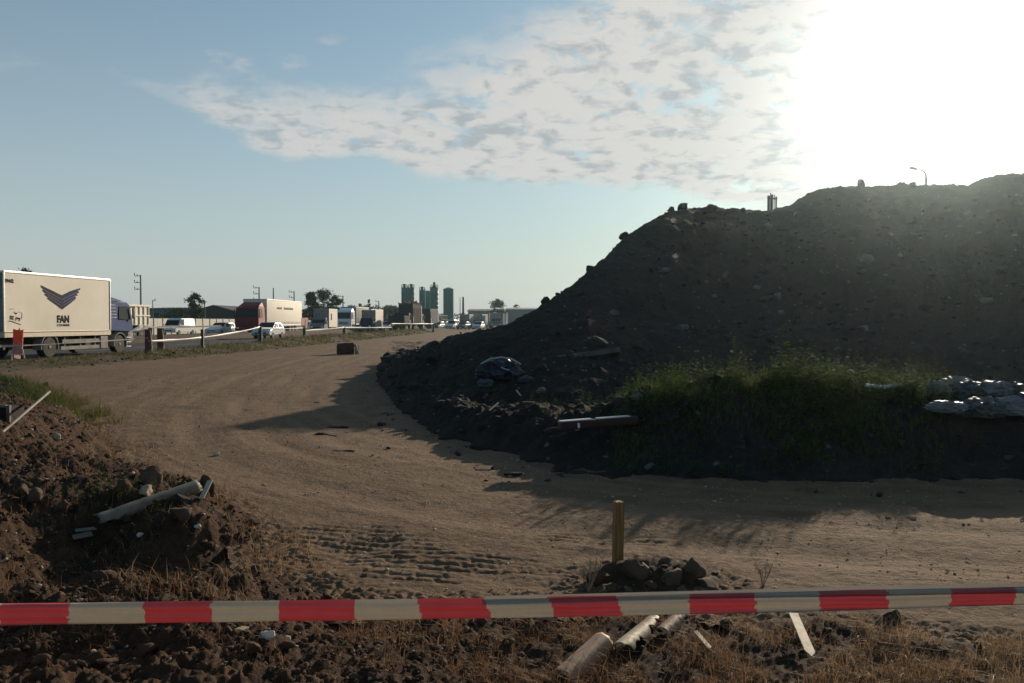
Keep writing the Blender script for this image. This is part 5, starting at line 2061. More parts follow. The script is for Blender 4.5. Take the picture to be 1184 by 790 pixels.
# ---- trees: trunk, limbs, crown of many leaf clumps
def tree(px, top_y, D, width, label, seed, lobes=7, leaf=.22, n_=3600, group='trees beyond the road', base_z=0.0, slim=False, trunk_h=None):
    rr = np.random.default_rng(seed)
    q = P(px, top_y, D)
    H = q.z
    r = empty('tree', (q.x, D, -.06), 0, label, 'tree', group)
    cw = width * D / FPX / 2
    th = trunk_h if trunk_h is not None else H * .3
    mb = MB()
    mb.tube([(0, 0, 0), (.05, 0, th), (.0, .05, H * .7)], [.06 + H * .018, H * .016, H * .006], 7)
    for k in range(6):
        a = k * 1.05 + rr.uniform(-.4, .4)
        z0 = th * rr.uniform(.7, 1.2)
        mb.tube([(0, 0, z0), (math.cos(a) * cw * .4, math.sin(a) * cw * .4, z0 + H * .18), (math.cos(a) * cw * .75, math.sin(a) * cw * .7, z0 + H * .34)], [H * .010, H * .007, H * .003], 5)
    mb.build('trunk', M['bark'], r, 60)
    cs = []
    c0 = th * .5
    while len(cs) < lobes * 7:
        f = rr.uniform(0, 1)
        env = math.sin(math.pi * min(1, (f * .86 + .12))) ** .65 if not slim else .35 + .4 * (1 - f)
        env *= 1 + .28 * math.sin(f * 9 + seed)
        a = rr.uniform(0, 2 * math.pi)
        q_ = rr.uniform(.25, 1) ** .6 * env * .86
        cs.append((math.cos(a) * q_ * cw, math.sin(a) * q_ * cw, c0 + (H - c0) * f * .97, cw * rr.uniform(.10, .20), cw * rr.uniform(.07, .15)))
    V, R = [], []
    for k in range(n_):
        c = cs[rr.integers(len(cs))]
        p = np.array([c[0] + rr.normal() * c[3], c[1] + rr.normal() * c[3], c[2] + rr.normal() * c[4]])
        if p[2] > H + .25:
            p[2] = H - rr.uniform(0, .3)
        a = rr.normal(0, 1, 3)
        a /= np.linalg.norm(a)
        b_ = np.cross(a, rr.normal(0, 1, 3))
        b_ /= np.linalg.norm(b_)
        s_ = leaf * rr.uniform(.4, 1.1) * D / 150
        V += [p - a * s_, p + b_ * s_ * .5, p + a * s_, p - b_ * s_ * .5]
        R += [rr.uniform(0, 1)] * 4
    V = np.array(V)
    o = np_mesh('crown', V, np.arange(len(V)).reshape(-1, 4), M['leaf'], parent=r, attrs={'rnd': np.array(R)}, sm=False)
    return r


tree(226, 338.5, 150, 22, 'dark bushy tree rising behind the panel wall and white van', 1, 7)
tree(204, 357, 150, 46, 'low wide dark shrubby tree left of the bushy tree', 11, 8)
tree(150, 352, 140, 18, 'dark low tree just above the blue cab', 2, 5)
tree(300, 345, 155, 16, 'small round tree above the red cab', 3, 5)
tree(360, 337, 175, 20, 'left tall shoulder of the dense tree group behind the grey box van', 4, 7)
tree(374, 334, 180, 30, 'tallest tree of the dense group behind the grey box van', 5, 9, n_=3400)
tree(388, 342, 178, 20, 'right low shoulder of the dense tree group behind the grey box van', 6, 7)
tree(417, 349.5, 210, 8, 'small pointed tree on the far tree line', 7, 4, n_=900)
tree(426.5, 346, 210, 6, 'slim cypress like tree on the far tree line', 8, 5, n_=900, slim=True)
tree(405, 354, 215, 24, 'low round tree right of the bracket pole', 9, 6, n_=1400)
tree(450, 353.5, 230, 34, 'low wide tree left of the silos', 10, 8, n_=1800)
tree(575, 346.5, 230, 22, 'dark broad tree rising over the industrial hall', 12, 8, n_=2400)
tree(597, 352, 262, 9, 'small thin tree over the pale green hall roof', 13, 4, n_=500)
tree(30, 311, 150, 30, 'tree top just showing above the cream box truck roof', 14, 6)
tree(282, 356, 165, 16, 'low dark bush tree left of the red cab', 15, 5, n_=1200)


def treeline(name, pts, D, seed, n_=9000):
    rr = np.random.default_rng(seed)
    V, R = [], []
    for k in range(n_):
        px = rr.uniform(pts[0][0], pts[-1][0])
        ty = np.interp(px, [p[0] for p in pts], [p[1] for p in pts])
        q = P(px, ty, D)
        x = q.x
        H = q.z * (1 + .12 * float(pn(np.array([x * .22]), np.array([seed * 1.0]), 2)[0]) + .10 * float(pn(np.array([x * .7]), np.array([seed * 2.0]), 4)[0]))
        z = H * rr.uniform(0, 1) ** .6
        p = np.array([x, D + rr.uniform(-3, 3), z])
        a = rr.normal(0, 1, 3)
        a /= np.linalg.norm(a)
        b_ = np.cross(a, rr.normal(0, 1, 3))
        b_ /= np.linalg.norm(b_)
        s_ = rr.uniform(.25, .6)
        V += [p - a * s_, p + b_ * s_ * .55, p + a * s_, p - b_ * s_ * .55]
        R += [rr.uniform(0, 1)] * 4
    V = np.array(V)
    return tag(np_mesh(name, V, np.arange(len(V)).reshape(-1, 4), M['leaf'], attrs={'rnd': np.array(R)}, sm=False), kind='stuff')


treeline('treeline', [(-80, 356), (140, 358), (200, 358), (260, 359), (330, 357), (400, 357), (420, 355), (470, 354), (500, 361)], 290, 21, 15000)
treeline('far_treeline', [(480, 363), (560, 362), (640, 360), (760, 358)], 420, 22, 5000)

# ------------------------------------------------------------------ street lamp and rods behind the crest of the heap
q = P(1071, 198, 52)
r = empty('street_lamp', (q.x, 52, -.06), 0, 'tall grey street lamp with curved arm rising behind the heap crest', 'street lamp')
h = q.z
mb = MB()
mb.tube([(0, 0, 0), (0, 0, h - .35)], [.11, .07], 10)
mb.build('pole', M['galv'], r, 40)
mb = MB()
mb.tube([(0, 0, h - .36), (-.03, 0, h - .12), (-.14, 0, h + .04), (-.34, 0, h + .13), (-.62, 0, h + .19)], [.055, .05, .045, .04, .035], 8)
mb.build('arm', M['galv'], r, 40)
mb = MB()
mb.tube([(-.56, 0, h + .175), (-.62, 0, h + .19), (-.85, 0, h + .235), (-1.0, 0, h + .25), (-1.06, 0, h + .25)], [.03, .07, .085, .06, .02], 10)
mb.build('lamp_head', M['dark_steel'], r, 40)
r = empty('vent_stack', (P(893, 240, 35.5).x, 35.5, float(P(893, 255, 35.5).z)), .2, 'cluster of upright steel tubes standing at the heap crest', 'steel tubes')
zt = P(893, 227, 36).z - P(893, 255, 36).z
for (x, rr_, dz) in ((-.17, .055, 0), (-.08, .02, .12), (-.03, .055, .05), (.08, .022, .05), (.17, .035, -.02)):
    mb = MB()
    mb.tube([(x, 0, 0), (x, 0, zt + dz)], rr_, 8)
    mb.build('tube', M['dark_steel'], r, 40)
mb = MB()
mb.box(-.22, .22, -.02, .02, zt - .14, zt - .08)
mb.build('crossbar', M['dark_steel'], r)

# ------------------------------------------------------------------ things lying on the heap and its front ridge
stones = [
    ((790, 240), (0.265, 0.234, 0.203), 'rubble', 'dark rock capping the heap skyline, largest of the near crest'),
    ((824, 241), (0.312, 0.234, 0.172), 'rubble', 'flat dark block on the heap skyline right of the capping rock'),
    ((776, 243), (0.195, 0.195, 0.140), 'rubble', 'small dark rock on the heap skyline left of the capping rock'),
    ((722, 274), (0.172, 0.172, 0.140), 'rubble', 'dark rock jutting from the heap slope at the upper bend'),
    ((682, 312), (0.172, 0.156, 0.156), 'rubble', 'dark rock on the heap slope halfway down'),
    ((630, 351), (0.140, 0.140, 0.125), 'rubble', 'dark rock low on the heap slope above the hall roof'),
    ((996, 214), (0.172, 0.156, 0.218), 'rubble', 'pointed rock on the heap crest right of the steel tubes'),
    ((1056, 215), (0.203, 0.172, 0.156), 'rubble', 'rounded rock on the heap crest left of the street lamp'),
    ((900, 346), (0.203, 0.156, 0.187), 'rubble_pale', 'pale boulder on the heap face below the steel tubes'),
    ((838, 322), (0.109, 0.094, 0.218), 'rubble_pale', 'narrow pale stone upright on the heap face'),
    ((770, 316), (0.203, 0.156, 0.156), 'rubble_pale', 'grey boulder high on the heap face'),
    ((787, 381), (0.234, 0.187, 0.140), 'rubble_pale', 'pale flat boulder on the heap face above the weeds'),
    ((709, 364), (0.218, 0.156, 0.109), 'rubble_pale', 'pale slabby boulder low on the heap face'),
    ((1000, 300), (0.312, 0.234, 0.195), 'rubble_pale', 'grey boulder on the heap face under the street lamp'),
    ((1000, 381), (0.203, 0.172, 0.109), 'rubble_pale', 'grey slab on the heap face above the white sticks'),
    ((690, 400), (0.265, 0.203, 0.172), 'rubble', 'broad grey boulder above the long concrete slab'),
    ((742, 405), (0.312, 0.234, 0.172), 'rubble', 'low grey boulder right of the long concrete slab'),
    ((825, 447), (0.203, 0.172, 0.172), 'rubble', 'rounded grey boulder among the weeds on the front ridge'),
    ((444, 428), (0.250, 0.234, 0.203), 'rubble', 'dark rock at the far left tip of the heap'),
    ((478, 415), (0.172, 0.156, 0.156), 'rubble', 'dark rock near the left tip of the heap'),
    ((738, 462), (0.094, 0.078, 0.070), 'rubble_pale', 'small pale stone on the front ridge by the weeds edge'),
]
for i, (pp, sz_, mt, lb) in enumerate(stones):
    q = on_heap(*pp)
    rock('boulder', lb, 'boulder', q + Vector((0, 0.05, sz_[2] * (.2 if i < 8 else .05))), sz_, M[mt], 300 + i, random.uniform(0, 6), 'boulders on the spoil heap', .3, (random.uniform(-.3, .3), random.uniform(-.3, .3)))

# long concrete slab half buried
q = on_heap(680, 415)
r = empty('concrete_slab', q + Vector((0, .15, .04)), .12, 'long grey concrete slab lying half buried on the heap', 'slab')
mb = MB()
mb.box(-.60, .60, -.14, .14, -.05, .05, .012)
o = mb.build('slab_body', M['rubble_pale'], r)
o.rotation_euler = (-.35, -.13, 0)


def lump(name, size, mat, seed, wr=.16, sub=4, folds=7.0):
    bm = bmesh.new()
    bmesh.ops.create_icosphere(bm, subdivisions=sub, radius=1)
    o = Vector((seed * 3.1, seed * 1.7, seed * 5.3))
    for v in bm.verts:
        p = v.co.copy()
        n_ = p.normalized()
        f = mnoise.noise(p * 1.3 + o) * .26 - (abs(mnoise.noise(p * 2.2 + o)) - .25) * wr * 2.6 - (abs(mnoise.noise(p * 4.6 + o * 2)) - .2) * wr * 1.5 - (abs(mnoise.noise(p * 9.5 + o * 3)) - .2) * wr * .6
        p += n_ * f
        if p.z < -.45:
            p.z = -.45 + (p.z + .45) * .3
        v.co = Vector((p.x * size[0], p.y * size[1], p.z * size[2]))
    me = bpy.data.meshes.new(name)
    bm.to_mesh(me)
    bm.free()
    me.materials.append(mat)
    smooth(me, 24)
    return me


bags = [
    ((1106, 443), (.165, .16, .12), 'bag', 'puffy pale plastic bag on top of the rubbish pile'),
    ((1086, 447), (.10, .12, .09), 'bag', 'small pale bag at the upper left of the rubbish pile'),
    ((1122, 452), (.20, .18, .13), 'bag_grey', 'grey bag below the puffy pale bag'),
    ((1150, 447), (.20, .16, .09), 'bag', 'flattened glossy pale bag right of the puffy one'),
    ((1172, 452), (.22, .2, .13), 'bag_grey', 'grey bag at the right of the rubbish pile'),
    ((1095, 468), (.18, .15, .07), 'bag', 'flat pale bag at the lower left of the rubbish pile'),
    ((1135, 470), (.26, .2, .13), 'bag_grey', 'large grey bag low in the rubbish pile'),
    ((1166, 468), (.20, .2, .12), 'bag', 'creased pale bag low at the right of the rubbish pile'),
    ((1200, 462), (.26, .24, .15), 'bag_grey', 'grey bag at the far right edge of the rubbish pile'),
]
for i, (pp, sz_, mt, lb) in enumerate(bags):
    q = on_heap(pp[0], pp[1] + 14)
    me = lump('rubbish_bag', sz_, M[mt], 40 + i, .2)
    o = link(bpy.data.objects.new('rubbish_bag', me))
    o.location = P(pp[0], pp[1] + 4, q.y + (.12 if pp[1] < 455 else -.1))
    o.rotation_euler = (0, 0, i * 1.1)
    tag(o, lb, 'rubbish bag', 'bags of the rubbish pile')

q = on_heap(578, 438)
r = empty('tied_bundle', q + Vector((0, .1, .10)), .1, 'dark blue plastic bundle with a pale rim lying on the heap', 'bundle')
me = lump('wrapping', (.38, .28, .22), M['bag_blue'], 71, .16)
o = link(bpy.data.objects.new('wrapping', me), r)
mb = MB()
mb.tube([(-.34, -.08, .15), (-.18, -.1, .24), (.02, -.1, .265), (.2, -.09, .235), (.36, -.07, .14)], .016, 6)
mb.tube([(.0, -.26, .10), (.06, -.28, .07), (.14, -.28, .05)], .012, 5)
mb.build('rim', M['bag_rim'], r, 40)
q = on_heap(561, 448)
o = link(bpy.data.objects.new('rubbish_bag', lump('rubbish_bag', (.14, .1, .08), M['bag_grey'], 77, .2)))
o.location = q + Vector((0, 0, .05))
tag(o, 'small crumpled grey bag left of the dark blue bundle', 'rubbish bag')
q = on_heap(608, 442)
o = link(bpy.data.objects.new('rubbish_bag', lump('rubbish_bag', (.13, .1, .07), M['bag_grey'], 78, .2)))
o.location = q + Vector((0, 0, .04))
tag(o, 'small crumpled grey bag right of the dark blue bundle', 'rubbish bag')

# dark red bar; highlights along its top edge are painted as white strips
qa, qb = P(646, 488, 9.0), P(736, 481, 9.25)
mid = (qa + qb) / 2
L_ = (qb - qa).length
r = empty('plastic_barrier', mid, math.atan2(qb.y - qa.y, qb.x - qa.x), 'dark red barrier bar with two painted highlights along its top lying on the front ridge', 'barrier bar')
r.rotation_euler[1] = -math.asin((qb.z - qa.z) / L_)
mb = MB()
mb.box(-L_ / 2, L_ / 2, -.06, .06, -.085, .0, .012)
mb.build('bar_body', M['red_bar'], r)
for (a, b_) in ((-L_ / 2 + .01, -L_ * .09), (-L_ * .02, L_ * .40)):
    mb = MB()
    mb.box(a, b_, -.045, .045, .002, .012, .004)
    mb.build('painted_highlight', M['bar_white'], r)
mb = MB()
mb.tube([(-L_ * .28, -.065, -.02), (-L_ * .28, -.075, -.07)], .014, 6)
mb.build('hook', M['bar_white'], r)
for (a, b_, lb) in (((1001, 445.5), (1019, 447.5), 'short bright white stick on the weedy ridge, left of the longer one'), ((1021, 448), (1043, 444.5), 'longer bright white stick on the weedy ridge crest')):
    A, B = P(*a, 9.45), P(*b_, 9.5)
    mb = MB()
    mb.tube([A, B], .020, 8)
    tag(mb.build('stick', M['bar_white'], None, 40), lb, 'stick', 'white sticks on the ridge')
for (a, b_, lb) in (((566, 478), (576, 471), 'thin pale stick low on the dark heap toe'), ((597, 454), (602, 461), 'tiny pale stick below the dark blue bundle')):
    A, B = on_heap(*a) + Vector((0, 0, .03)), on_heap(*b_) + Vector((0, 0, .05))
    mb = MB()
    mb.tube([A, B], .012, 5)
    tag(mb.build('stick', M['pale_wood'], None, 40), lb, 'stick', 'pale sticks on the heap toe')

# ------------------------------------------------------------------ things on the dirt road
q = G(400, 410)
r = empty('stone_block', (q.x, q.y, 0.0), .12, 'red brown stone block with a pale end on the dirt road', 'block')
bm = bmesh.new()
bmesh.ops.create_cube(bm, size=1)
bmesh.ops.subdivide_edges(bm, edges=bm.edges[:], cuts=8, use_grid_fill=True)
for v in bm.verts:
    p = v.co.copy()
    n_ = p.normalized()
    rr_ = max(abs(p.x), abs(p.y), abs(p.z))
    v.co = Vector((p.x * .78, p.y * .5, (p.z + .5) * .52)) + n_ * (mnoise.fractal(p * 3, 1, 2, 3) * .05)
    if sorted([abs(p.x), abs(p.y), abs(p.z)])[1] > .45:
        v.co -= n_ * .03
me = bpy.data.meshes.new('block_body')
bm.to_mesh(me)
bm.free()
me.materials.append(M['brick_block'])
smooth(me, 40)
link(bpy.data.objects.new('block_body', me), r)
mb = MB()
mb.slab([(.41, -.24, .0), (.56, -.22, .0), (.50, .2, .40), (.42, .2, .46), (.41, -.16, .48)], (.06, .02, 0))
mb.build('pale_end', M['block_end'], r)
rock('clump_of_earth', 'small dark clump on the dirt road near the heap shadow', 'clump', G(592, 551) + Vector((0, 0, .02)), (.13, .05, .022), M['clod_dark'], 411, .2)
rock('clump_of_earth', 'dark clump at the far verge foot, upright like a stub', 'clump', G(54, 449) + Vector((0, 0, .05)), (.06, .06, .12), M['clod_dark'], 412, .2)
rock('stone', 'small white stone lying on the dirt road beyond the pipe', 'stone', G(250, 528) + Vector((0, 0, .02)), (.05, .04, .03), M['stone_white'], 413)

# ------------------------------------------------------------------ the survey stake and its bed of rocks
q = on_bank(714, 658)
STY = 5.15
b_ = P(714, 668, STY)
t_ = P(714.5, 580, STY)
r = empty('survey_stake', (b_.x, STY, b_.z), .25, 'square wooden stake standing upright among rocks', 'stake')
hh_ = t_.z - b_.z
bm = bmesh.new()
bmesh.ops.create_cube(bm, size=1)
bmesh.ops.subdivide_edges(bm, edges=bm.edges[:], cuts=6, use_grid_fill=True)
for v in bm.verts:
    p = v.co
    wq = .027 + .002 * mnoise.noise(Vector((p.x * 3, p.y * 3, p.z * 9)))
    z = (p.z + .5) * (hh_ + .1) - .1
    if p.z > .49:
        z += .006 * mnoise.noise(Vector((p.x * 9, p.y * 9, 4)))
    v.co = Vector((p.x * 2 * wq + .006 * z * 2, p.y * 2 * wq, z))
me = bpy.data.meshes.new('stake_shaft')
bm.to_mesh(me)
bm.free()
me.materials.append(M['stake'])
link(bpy.data.objects.new('stake_shaft', me), r)
bed = [
    ((736, 668), (.085, .075, .115), 'upright grey brown rock touching the stake, tallest in the bed'),
    ((775, 676), (.105, .08, .085), 'broad rock in the middle of the stake bed'),
    ((770, 654), (.07, .06, .05), 'rounded rock behind the broad middle rock of the stake bed'),
    ((800, 664), (.07, .065, .075), 'pale edged rock right of the broad middle rock'),
    ((818, 676), (.085, .065, .06), 'flat rock at the right end of the stake bed'),
    ((752, 684), (.05, .05, .05), 'small rock low between the tall and broad rocks'),
    ((692, 672), (.08, .06, .05), 'dark earthy rock left of the stake'),
    ((672, 682), (.09, .06, .035), 'low dark rock at the left end of the stake bed'),
    ((704, 684), (.06, .05, .045), 'dark rock directly under the stake'),
    ((757, 652), (.035, .03, .03), 'smallest rock on top of the stake bed'),
    ((836, 684), (.06, .05, .03), 'tiny flat rock beyond the right end of the stake bed'),
]
for i, (pp, sz_, lb) in enumerate(bed):
    Y = 4.96 - (pp[1] - 660) * .009
    p = P(*pp, Y)
    rock('rock', lb, 'rock', p, tuple(v_ * 1.15 for v_ in sz_), M['stone_grey'] if i not in (6, 7, 8) else M['clod'], 500 + i, random.uniform(0, 6), 'rocks round the stake', .3)
# dry twigs standing in the bed
for (px, py, lb, sd_) in ((680, 640, 'dry branching weed standing left of the stake', 1), (882, 650, 'dry branching weed standing right of the stake bed', 2)):
    p = on_bank(px, 683 if sd_ == 1 else 676)
    rr2 = random.Random(sd_)
    mb = MB()
    Hq = .22 if sd_ == 1 else .13
    for k in range(9):
        a = rr2.uniform(0, 6.28)
        l = rr2.uniform(.4, 1) * Hq
        tip = Vector((math.cos(a) * l * .45, math.sin(a) * l * .3, l))
        mb.tube([(0, 0, -.02), tip * .5 + Vector((.01, 0, .01)), tip], [.0025, .0018, .001], 4)
        for j in range(3):
            s0 = tip * rr2.uniform(.4, .9)
            a2 = rr2.uniform(0, 6.28)
            mb.tube([s0, s0 + Vector((math.cos(a2) * .03, math.sin(a2) * .03, .03))], [.0014, .0008], 4)
    o = mb.build('dry_weed', M['straw'], None)
    o.location = p
    tag(o, lb, 'weed', 'dry weeds by the road edge')

# ------------------------------------------------------------------ rocks, pipe and scraps on the left bank
lb_ = [
    ((172, 558), (.10, .08, .11), 'stone_grey', 'tall rock with pale top behind the grey pipe', 0),
    ((168, 571), (.085, .06, .06), 'stone_pale', 'pale tan rock lying against the grey pipe', 0),
    ((138, 571), (.10, .09, .09), 'clod', 'brown clod left of the tall rock', 0),
    ((208, 599), (.105, .09, .085), 'stone_grey', 'large grey brown rock in front of the pipe', 0),
    ((205, 580), (.12, .08, .06), 'clod_dark', 'dark clod covering the far half of the pipe', 0),
    ((238, 566), (.09, .08, .11), 'clod', 'dark brown clod standing at the upper end of the pipe', 0),
    ((38, 578), (.11, .08, .07), 'stone_grey', 'grey boulder on the left slope of the bank', 0),
    ((24, 573), (.06, .06, .075), 'stone_grey', 'upright grey rock on the left slope of the bank', 0),
    ((72, 588), (.13, .08, .06), 'clod', 'wide low clod right of the left slope boulders', 0),
    ((62, 508), (.09, .07, .05), 'stone_pale', 'pale stone on top of the bank below the green grass', 0),
    ((290, 606), (.13, .07, .06), 'clod', 'long clod on the bank edge right of the pipe', 0),
    ((162, 621), (.032, .03, .03), 'stone_white', 'small cream stone below the pipe', 0),
    ((310, 736), (.036, .032, .03), 'stone_white', 'white stone under the tape on the left', 0),
    ((277, 733), (.04, .04, .02), 'stone_pale', 'dull flat stone left of the white stone under the tape', 0),
    ((120, 672), (.12, .08, .05), 'clod', 'grassy clod just above the left tape', 0),
    ((120, 772), (.06, .05, .03), 'clod', 'brown clod at the lower left below the tape', 0),
    ((1028, 722), (.115, .09, .075), 'clod_dark', 'dark earthy lump below the tape at the right', 0),
    ((840, 722), (.05, .04, .035), 'stone_grey', 'grey rock below the tape beside the pale lath', 0),
    ((228, 612), (.03, .02, .02), 'stone_white', 'tiny pale shard below the large grey brown rock', 0),
    ((455, 677), (.03, .03, .02), 'stone_pale', 'small pale clod on the wheel print edge', 0),
    ((420, 668), (.035, .03, .025), 'stone_grey', 'small rounded stone beside the wheel prints', 0),
]
for i, (pp, sz_, mt, lb, _) in enumerate(lb_):
    q = on_bank(*pp)
    rock('rock', lb, 'rock', q + Vector((0, sz_[1] * .3, sz_[2] * .1)), tuple(v_ * .85 for v_ in sz_), M[mt], 600 + i, random.uniform(0, 6), 'rocks on the near bank', .3, (random.uniform(-.25, .25), random.uniform(-.25, .25)))


def pipe(name, A, B, r_, label, mat, arcs, jag=.0, seg=28, rings=26, th=.005, seed=0, cat='pipe', group=None):
    """a broken pipe: for each ring, the span of wall that is left; arcs = [(f, a0, a1)]"""
    A, B = Vector(A), Vector(B)
    ax = (B - A)
    L = ax.length
    ax.normalize()
    u = ax.cross(Vector((0, 0, 1))).normalized()
    v = u.cross(ax).normalized()
    rr = random.Random(seed)
    bm = bmesh.new()
    grid = []
    for i in range(rings):
        f = i / (rings - 1)
        a0 = np.interp(f, [q[0] for q in arcs], [q[1] for q in arcs])
        a1 = np.interp(f, [q[0] for q in arcs], [q[2] for q in arcs])
        if a1 - a0 < 6.27:
            a0 += rr.uniform(-jag, jag)
            a1 += rr.uniform(-jag, jag)
        row = []
        for k in range(seg + 1):
            a = a0 + (a1 - a0) * k / seg
            w_ = r_ * (1 + .02 * mnoise.noise(Vector((f * 4, math.cos(a), math.sin(a))) + Vector((seed, 0, 0))))
            e = 0
            if i in (0, rings - 1):
                e = rr.uniform(-.5, .5) * L / rings
            row.append(bm.verts.new(A + ax * (L * f + e) + (u * math.cos(a) + v * math.sin(a)) * w_))
        grid.append(row)
    for i in range(rings - 1):
        for k in range(seg):
            f_ = bm.faces.new([grid[i][k], grid[i][k + 1], grid[i + 1][k + 1], grid[i + 1][k]])
    bmesh.ops.remove_doubles(bm, verts=bm.verts, dist=1e-5)
    bmesh.ops.recalc_face_normals(bm, faces=bm.faces)
    me = bpy.data.meshes.new(name)
    bm.to_mesh(me)
    bm.free()
    me.materials.append(mat)
    me.materials.append(M['pvc_in'])
    smooth(me, 50)
    o = link(bpy.data.objects.new(name, me))
    md = o.modifiers.new('wall', 'SOLIDIFY')
    md.thickness = th
    md.offset = 0
    return tag(o, label, cat, group)


FULL = (0.0, 2 * math.pi)
zA = on_bank(110, 605)
zB = on_bank(226, 563)
pipe('broken_pipe', P(112, 603, 5.5), P(228, 562.5, 6.15), .045, 'long grey white pipe lying across the left bank, split at its near end', M['pvc_grey'],
     [(0, -.15, 2.3), (.10, -.25, 2.7), (.16, -.5, 3.6), (.22, *FULL), (1, *FULL)], .12, seed=3, group=None)
pipe('broken_pipe', P(648, 790, 3.48), P(697, 745, 3.80), .052, 'thick pinkish pipe end with a dark broken mouth below the tape', M['pvc_pink'],
     [(0, .2, 2.2), (.12, .0, 2.6), (.22, -.4, 3.4), (.30, *FULL), (1, *FULL)], .25, seed=5)
pipe('pipe_shard', P(716, 756, 3.70), P(762, 718, 4.12), .045, 'cream jagged pipe shard leaning below the tape, middle of the pieces', M['pvc_cream'],
     [(0, 1.2, 2.6), (.15, .2, 3.0), (.3, .7, 2.9), (.45, -.2, 2.4), (.6, .8, 3.0), (.75, .9, 2.8), (1, 1.6, 2.5)], .35, seed=8, cat='pipe shard', group='broken pipe shards')
pipe('pipe_shard', P(764, 736, 3.95), P(788, 715, 4.15), .038, 'pinkish pipe shard touching the cream shard from the right', M['pvc_pink'],
     [(0, .2, 2.6), (.5, .0, 2.9), (.8, .5, 2.8), (1, 1.0, 2.4)], .3, seed=9, cat='pipe shard', group='broken pipe shards', rings=14)


def lath(A, B, wd, label, mat, tip=True, th=.008, name='lath', up=None, group='wooden laths by the tape'):
    A, B = Vector(A), Vector(B)
    ax = (B - A).normalized()
    sd_ = ax.cross(Vector((0, -.5, 1))).normalized()
    nn = sd_.cross(ax).normalized()
    mb = MB()
    L = (B - A).length
    pts = [A - sd_ * wd / 2, A + sd_ * wd / 2 + ax * .01, B + sd_ * wd / 2 - ax * L * .12, B + sd_ * wd * .05, B - sd_ * wd / 2 - ax * L * .10]
    if not tip:
        pts = [A - sd_ * wd / 2, A + sd_ * wd / 2 + ax * .01, B + sd_ * wd / 2, B - sd_ * wd / 2 - ax * .015]
    mb.slab(pts, nn * th)
    return tag(mb.build(name, mat), label, 'lath', group)


lath(P(917, 710, 4.05), P(939, 761, 3.60), .042, 'pale yellow pointed lath stuck in the grass below the tape', M['lath'])
lath(P(804, 731, 3.98), P(822, 752, 3.74), .020, 'thin pale sliver of wood beside the pipe shards', M['lath'])
lath(P(83, 622, zA.y - .25), P(108, 617, zA.y - .2), .05, 'flat torn white scrap below the near end of the pipe', M['scrap'], False, .004, 'plastic_scrap', group=None)
lath(P(86, 614, zA.y - .2), P(112, 611, zA.y - .15), .03, 'narrow dull scrap between pipe and white scrap', M['pvc_grey'], False, .004, 'plastic_scrap', group=None)
qd = on_bank(234, 577)
lath(P(233, 578, qd.y - .03), P(244, 555, qd.y + .06), .035, 'brown board splinter leaning on the clod at the pipe end', M['pale_wood'], False, .012, 'board_splinter', group=None)
# leaning bar and hollow box at the left edge
q1 = on_bank(-12, 512)
mb = MB()
mb.tube([P(-22, 521, q1.y), P(57, 453, q1.y + 1.6)], .014, 8)
tag(mb.build('leaning_rod', M['pvc_grey'], None, 40), 'thin grey rod leaning over the grass at the left edge', 'rod')
q2 = on_bank(5, 486)
r = empty('open_crate', P(-6, 489, q2.y + .1), .1, 'dark open crate with pale corner at the left edge below the rod', 'crate')
mb = MB()
mb.box(-.14, .17, -.1, .2, -.06, .15, .01)
mb.build('crate_body', M['clod_dark'], r)
mb = MB()
mb.box(.155, .185, -.12, -.09, -.06, .17)
mb.box(-.15, .15, -.12, -.09, .152, .175)
mb.build('crate_edge', M['pvc_grey'], r)
# a twig lying at the lower right
mb = MB()
mb.tube([on_bank(1015, 748) + Vector((0, 0, .01)), on_bank(1050, 753) + Vector((0, 0, .012)), on_bank(1090, 757) + Vector((0, 0, .01))], [.009, .007, .004], 6)
tag(mb.build('twig', M['bark'], None, 40), 'dark twig lying in the dry grass at the lower right', 'twig')

# ------------------------------------------------------------------ the red and white tape across the foreground
TY = 2.84
sx_ = FPX / TY


def tape_c(px):
    """centre height, half width along the tape by photo column"""
    cy = float(np.interp(px, [-900, 0, 300, 600, 850, 1184, 2000], [722, 711.5, 707.5, 703, 697.5, 689.5, 668]))
    hw_ = float(np.interp(px, [-900, 0, 600, 1184, 2000], [12.3, 12.0, 12.2, 9.6, 9.6]))
    return cy, hw_


edges = [-1130, -1048, -968, -888, -806, -726, -646, -566, -486, -408, -330, -250, -166, -82, -2, 78, 165, 244, 322, 409, 484, 563, 637, 715, 796, 872, 946, 1025, 1098, 1172, 1250, 1330, 1412, 1494, 1574, 1656, 1738, 1820, 1902, 1984, 2066, 2148, 2230, 2312]
pxs = []
cols_ = []
pxs = list(np.arange(edges[0], edges[-1], 2.5))


def band(px, s_):
    sk = 7 * mnoise.noise(Vector((px * .004, 5.5, 2))) * s_ + 2.5 * mnoise.noise(Vector((px * .01, s_ * 2, 8)))
    k = int(np.searchsorted(edges, px + sk))
    return k % 2
NS = 13
V = []
for i, px in enumerate(pxs):
    cy, hw_ = tape_c(px)
    Y = TY + .03 * math.sin(px * .004) - .006 * math.sin(px * .013)
    c = P(px, cy, Y)
    for k in range(NS):
        s_ = -1 + 2 * k / (NS - 1)
        zz2 = s_ * hw_ / sx_
        # lengthwise creases
        crease = .0030 * math.sin(s_ * 7 + px * .006) + .0035 * mnoise.noise(Vector((px * .004, s_ * 2.6, 1.3))) + .0016 * mnoise.noise(Vector((px * .02, s_ * 5, 7.7)))
        top = .010 * max(0, s_ - .72) / .28
        V.append((c.x, c.y + crease * 1.5 + top - .0015 * (1 - s_ * s_) + .004 * (abs(mnoise.noise(Vector((px * .006, s_ * 3.2, 21)))) - .2), c.z + zz2 + .0022 * mnoise.noise(Vector((px * .011, s_ * .4, 3)))))
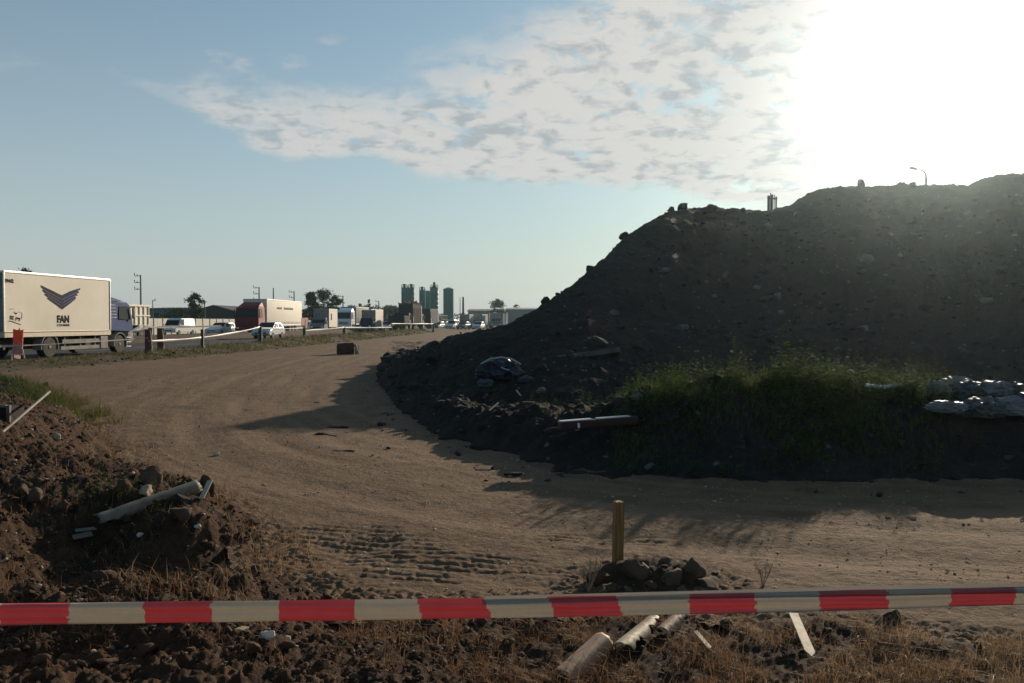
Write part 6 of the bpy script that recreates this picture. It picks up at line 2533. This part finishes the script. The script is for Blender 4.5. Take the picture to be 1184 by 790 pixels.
Fc, mi = [], []
n_ = len(pxs)
for i in range(n_ - 1):
    for k in range(NS - 1):
        Fc.append((i * NS + k, (i + 1) * NS + k, (i + 1) * NS + k + 1, i * NS + k + 1))
        skew = 0
        mi.append(band(pxs[i], -1 + 2 * (k + .5) / (NS - 1)))
# second layer folded behind the top edge towards the right
base = len(V)
pf = [p for p in pxs if p >= 560]
for px in pf:
    cy, hw_ = tape_c(px)
    Y = TY + .03 * math.sin(px * .004) - .006 * math.sin(px * .013)
    c = P(px, cy, Y)
    lift = float(np.interp(px, [560, 700, 850, 1000, 1184, 1420], [0, .0025, .006, .011, .008, .010]))
    for k in range(4):
        f = k / 3
        zz2 = hw_ / sx_ * (.5 + .5 * f) + lift * f
        V.append((c.x, c.y + .012 + .010 * f + .002 * mnoise.noise(Vector((px * .01, f, 9))), c.z + zz2))
for i in range(len(pf) - 1):
    for k in range(3):
        Fc.append((base + i * 4 + k, base + (i + 1) * 4 + k, base + (i + 1) * 4 + k + 1, base + i * 4 + k + 1))
        mi.append(0)
o = np_mesh('barrier_tape', np.array(V), np.array(Fc), M['tape_white'])
o.data.materials.append(M['tape_red'])
o.data.polygons.foreach_set('material_index', np.array(mi, np.int32))
md = o.modifiers.new('film', 'SOLIDIFY')
md.thickness = .0006
tag(o, 'red and white striped tape stretched across the foreground', 'tape')

# ------------------------------------------------------------------ haze: one closed box of thin air
mh = bpy.data.materials.new('haze_air')
mh.use_nodes = True
hn = mh.node_tree
for x in list(hn.nodes):
    hn.nodes.remove(x)
pv = hn.nodes.new('ShaderNodeVolumePrincipled')
pv.inputs['Color'].default_value = (0.72, 0.94, 1.0, 1)
pv.inputs['Density'].default_value = HAZE
pv.inputs['Anisotropy'].default_value = 0.90
ho = hn.nodes.new('ShaderNodeOutputMaterial')
hn.links.new(pv.outputs[0], ho.inputs['Volume'])
mb = MB()
mb.box(-420, 300, -60, 520, -1.3, 16)
tag(mb.build('haze', mh), kind='stuff')
# ------------------------------------------------------------------ camera
cd = bpy.data.cameras.new('camera')
cd.sensor_width = 36
cd.lens = 36 * FPX / 1184
cd.clip_start = 0.05
cd.clip_end = 9000
co = link(bpy.data.objects.new('camera', cd))
co.location = (0, 0, EYE)
co.rotation_euler = (math.pi / 2 - PITCH, 0, 0)
S.camera = co
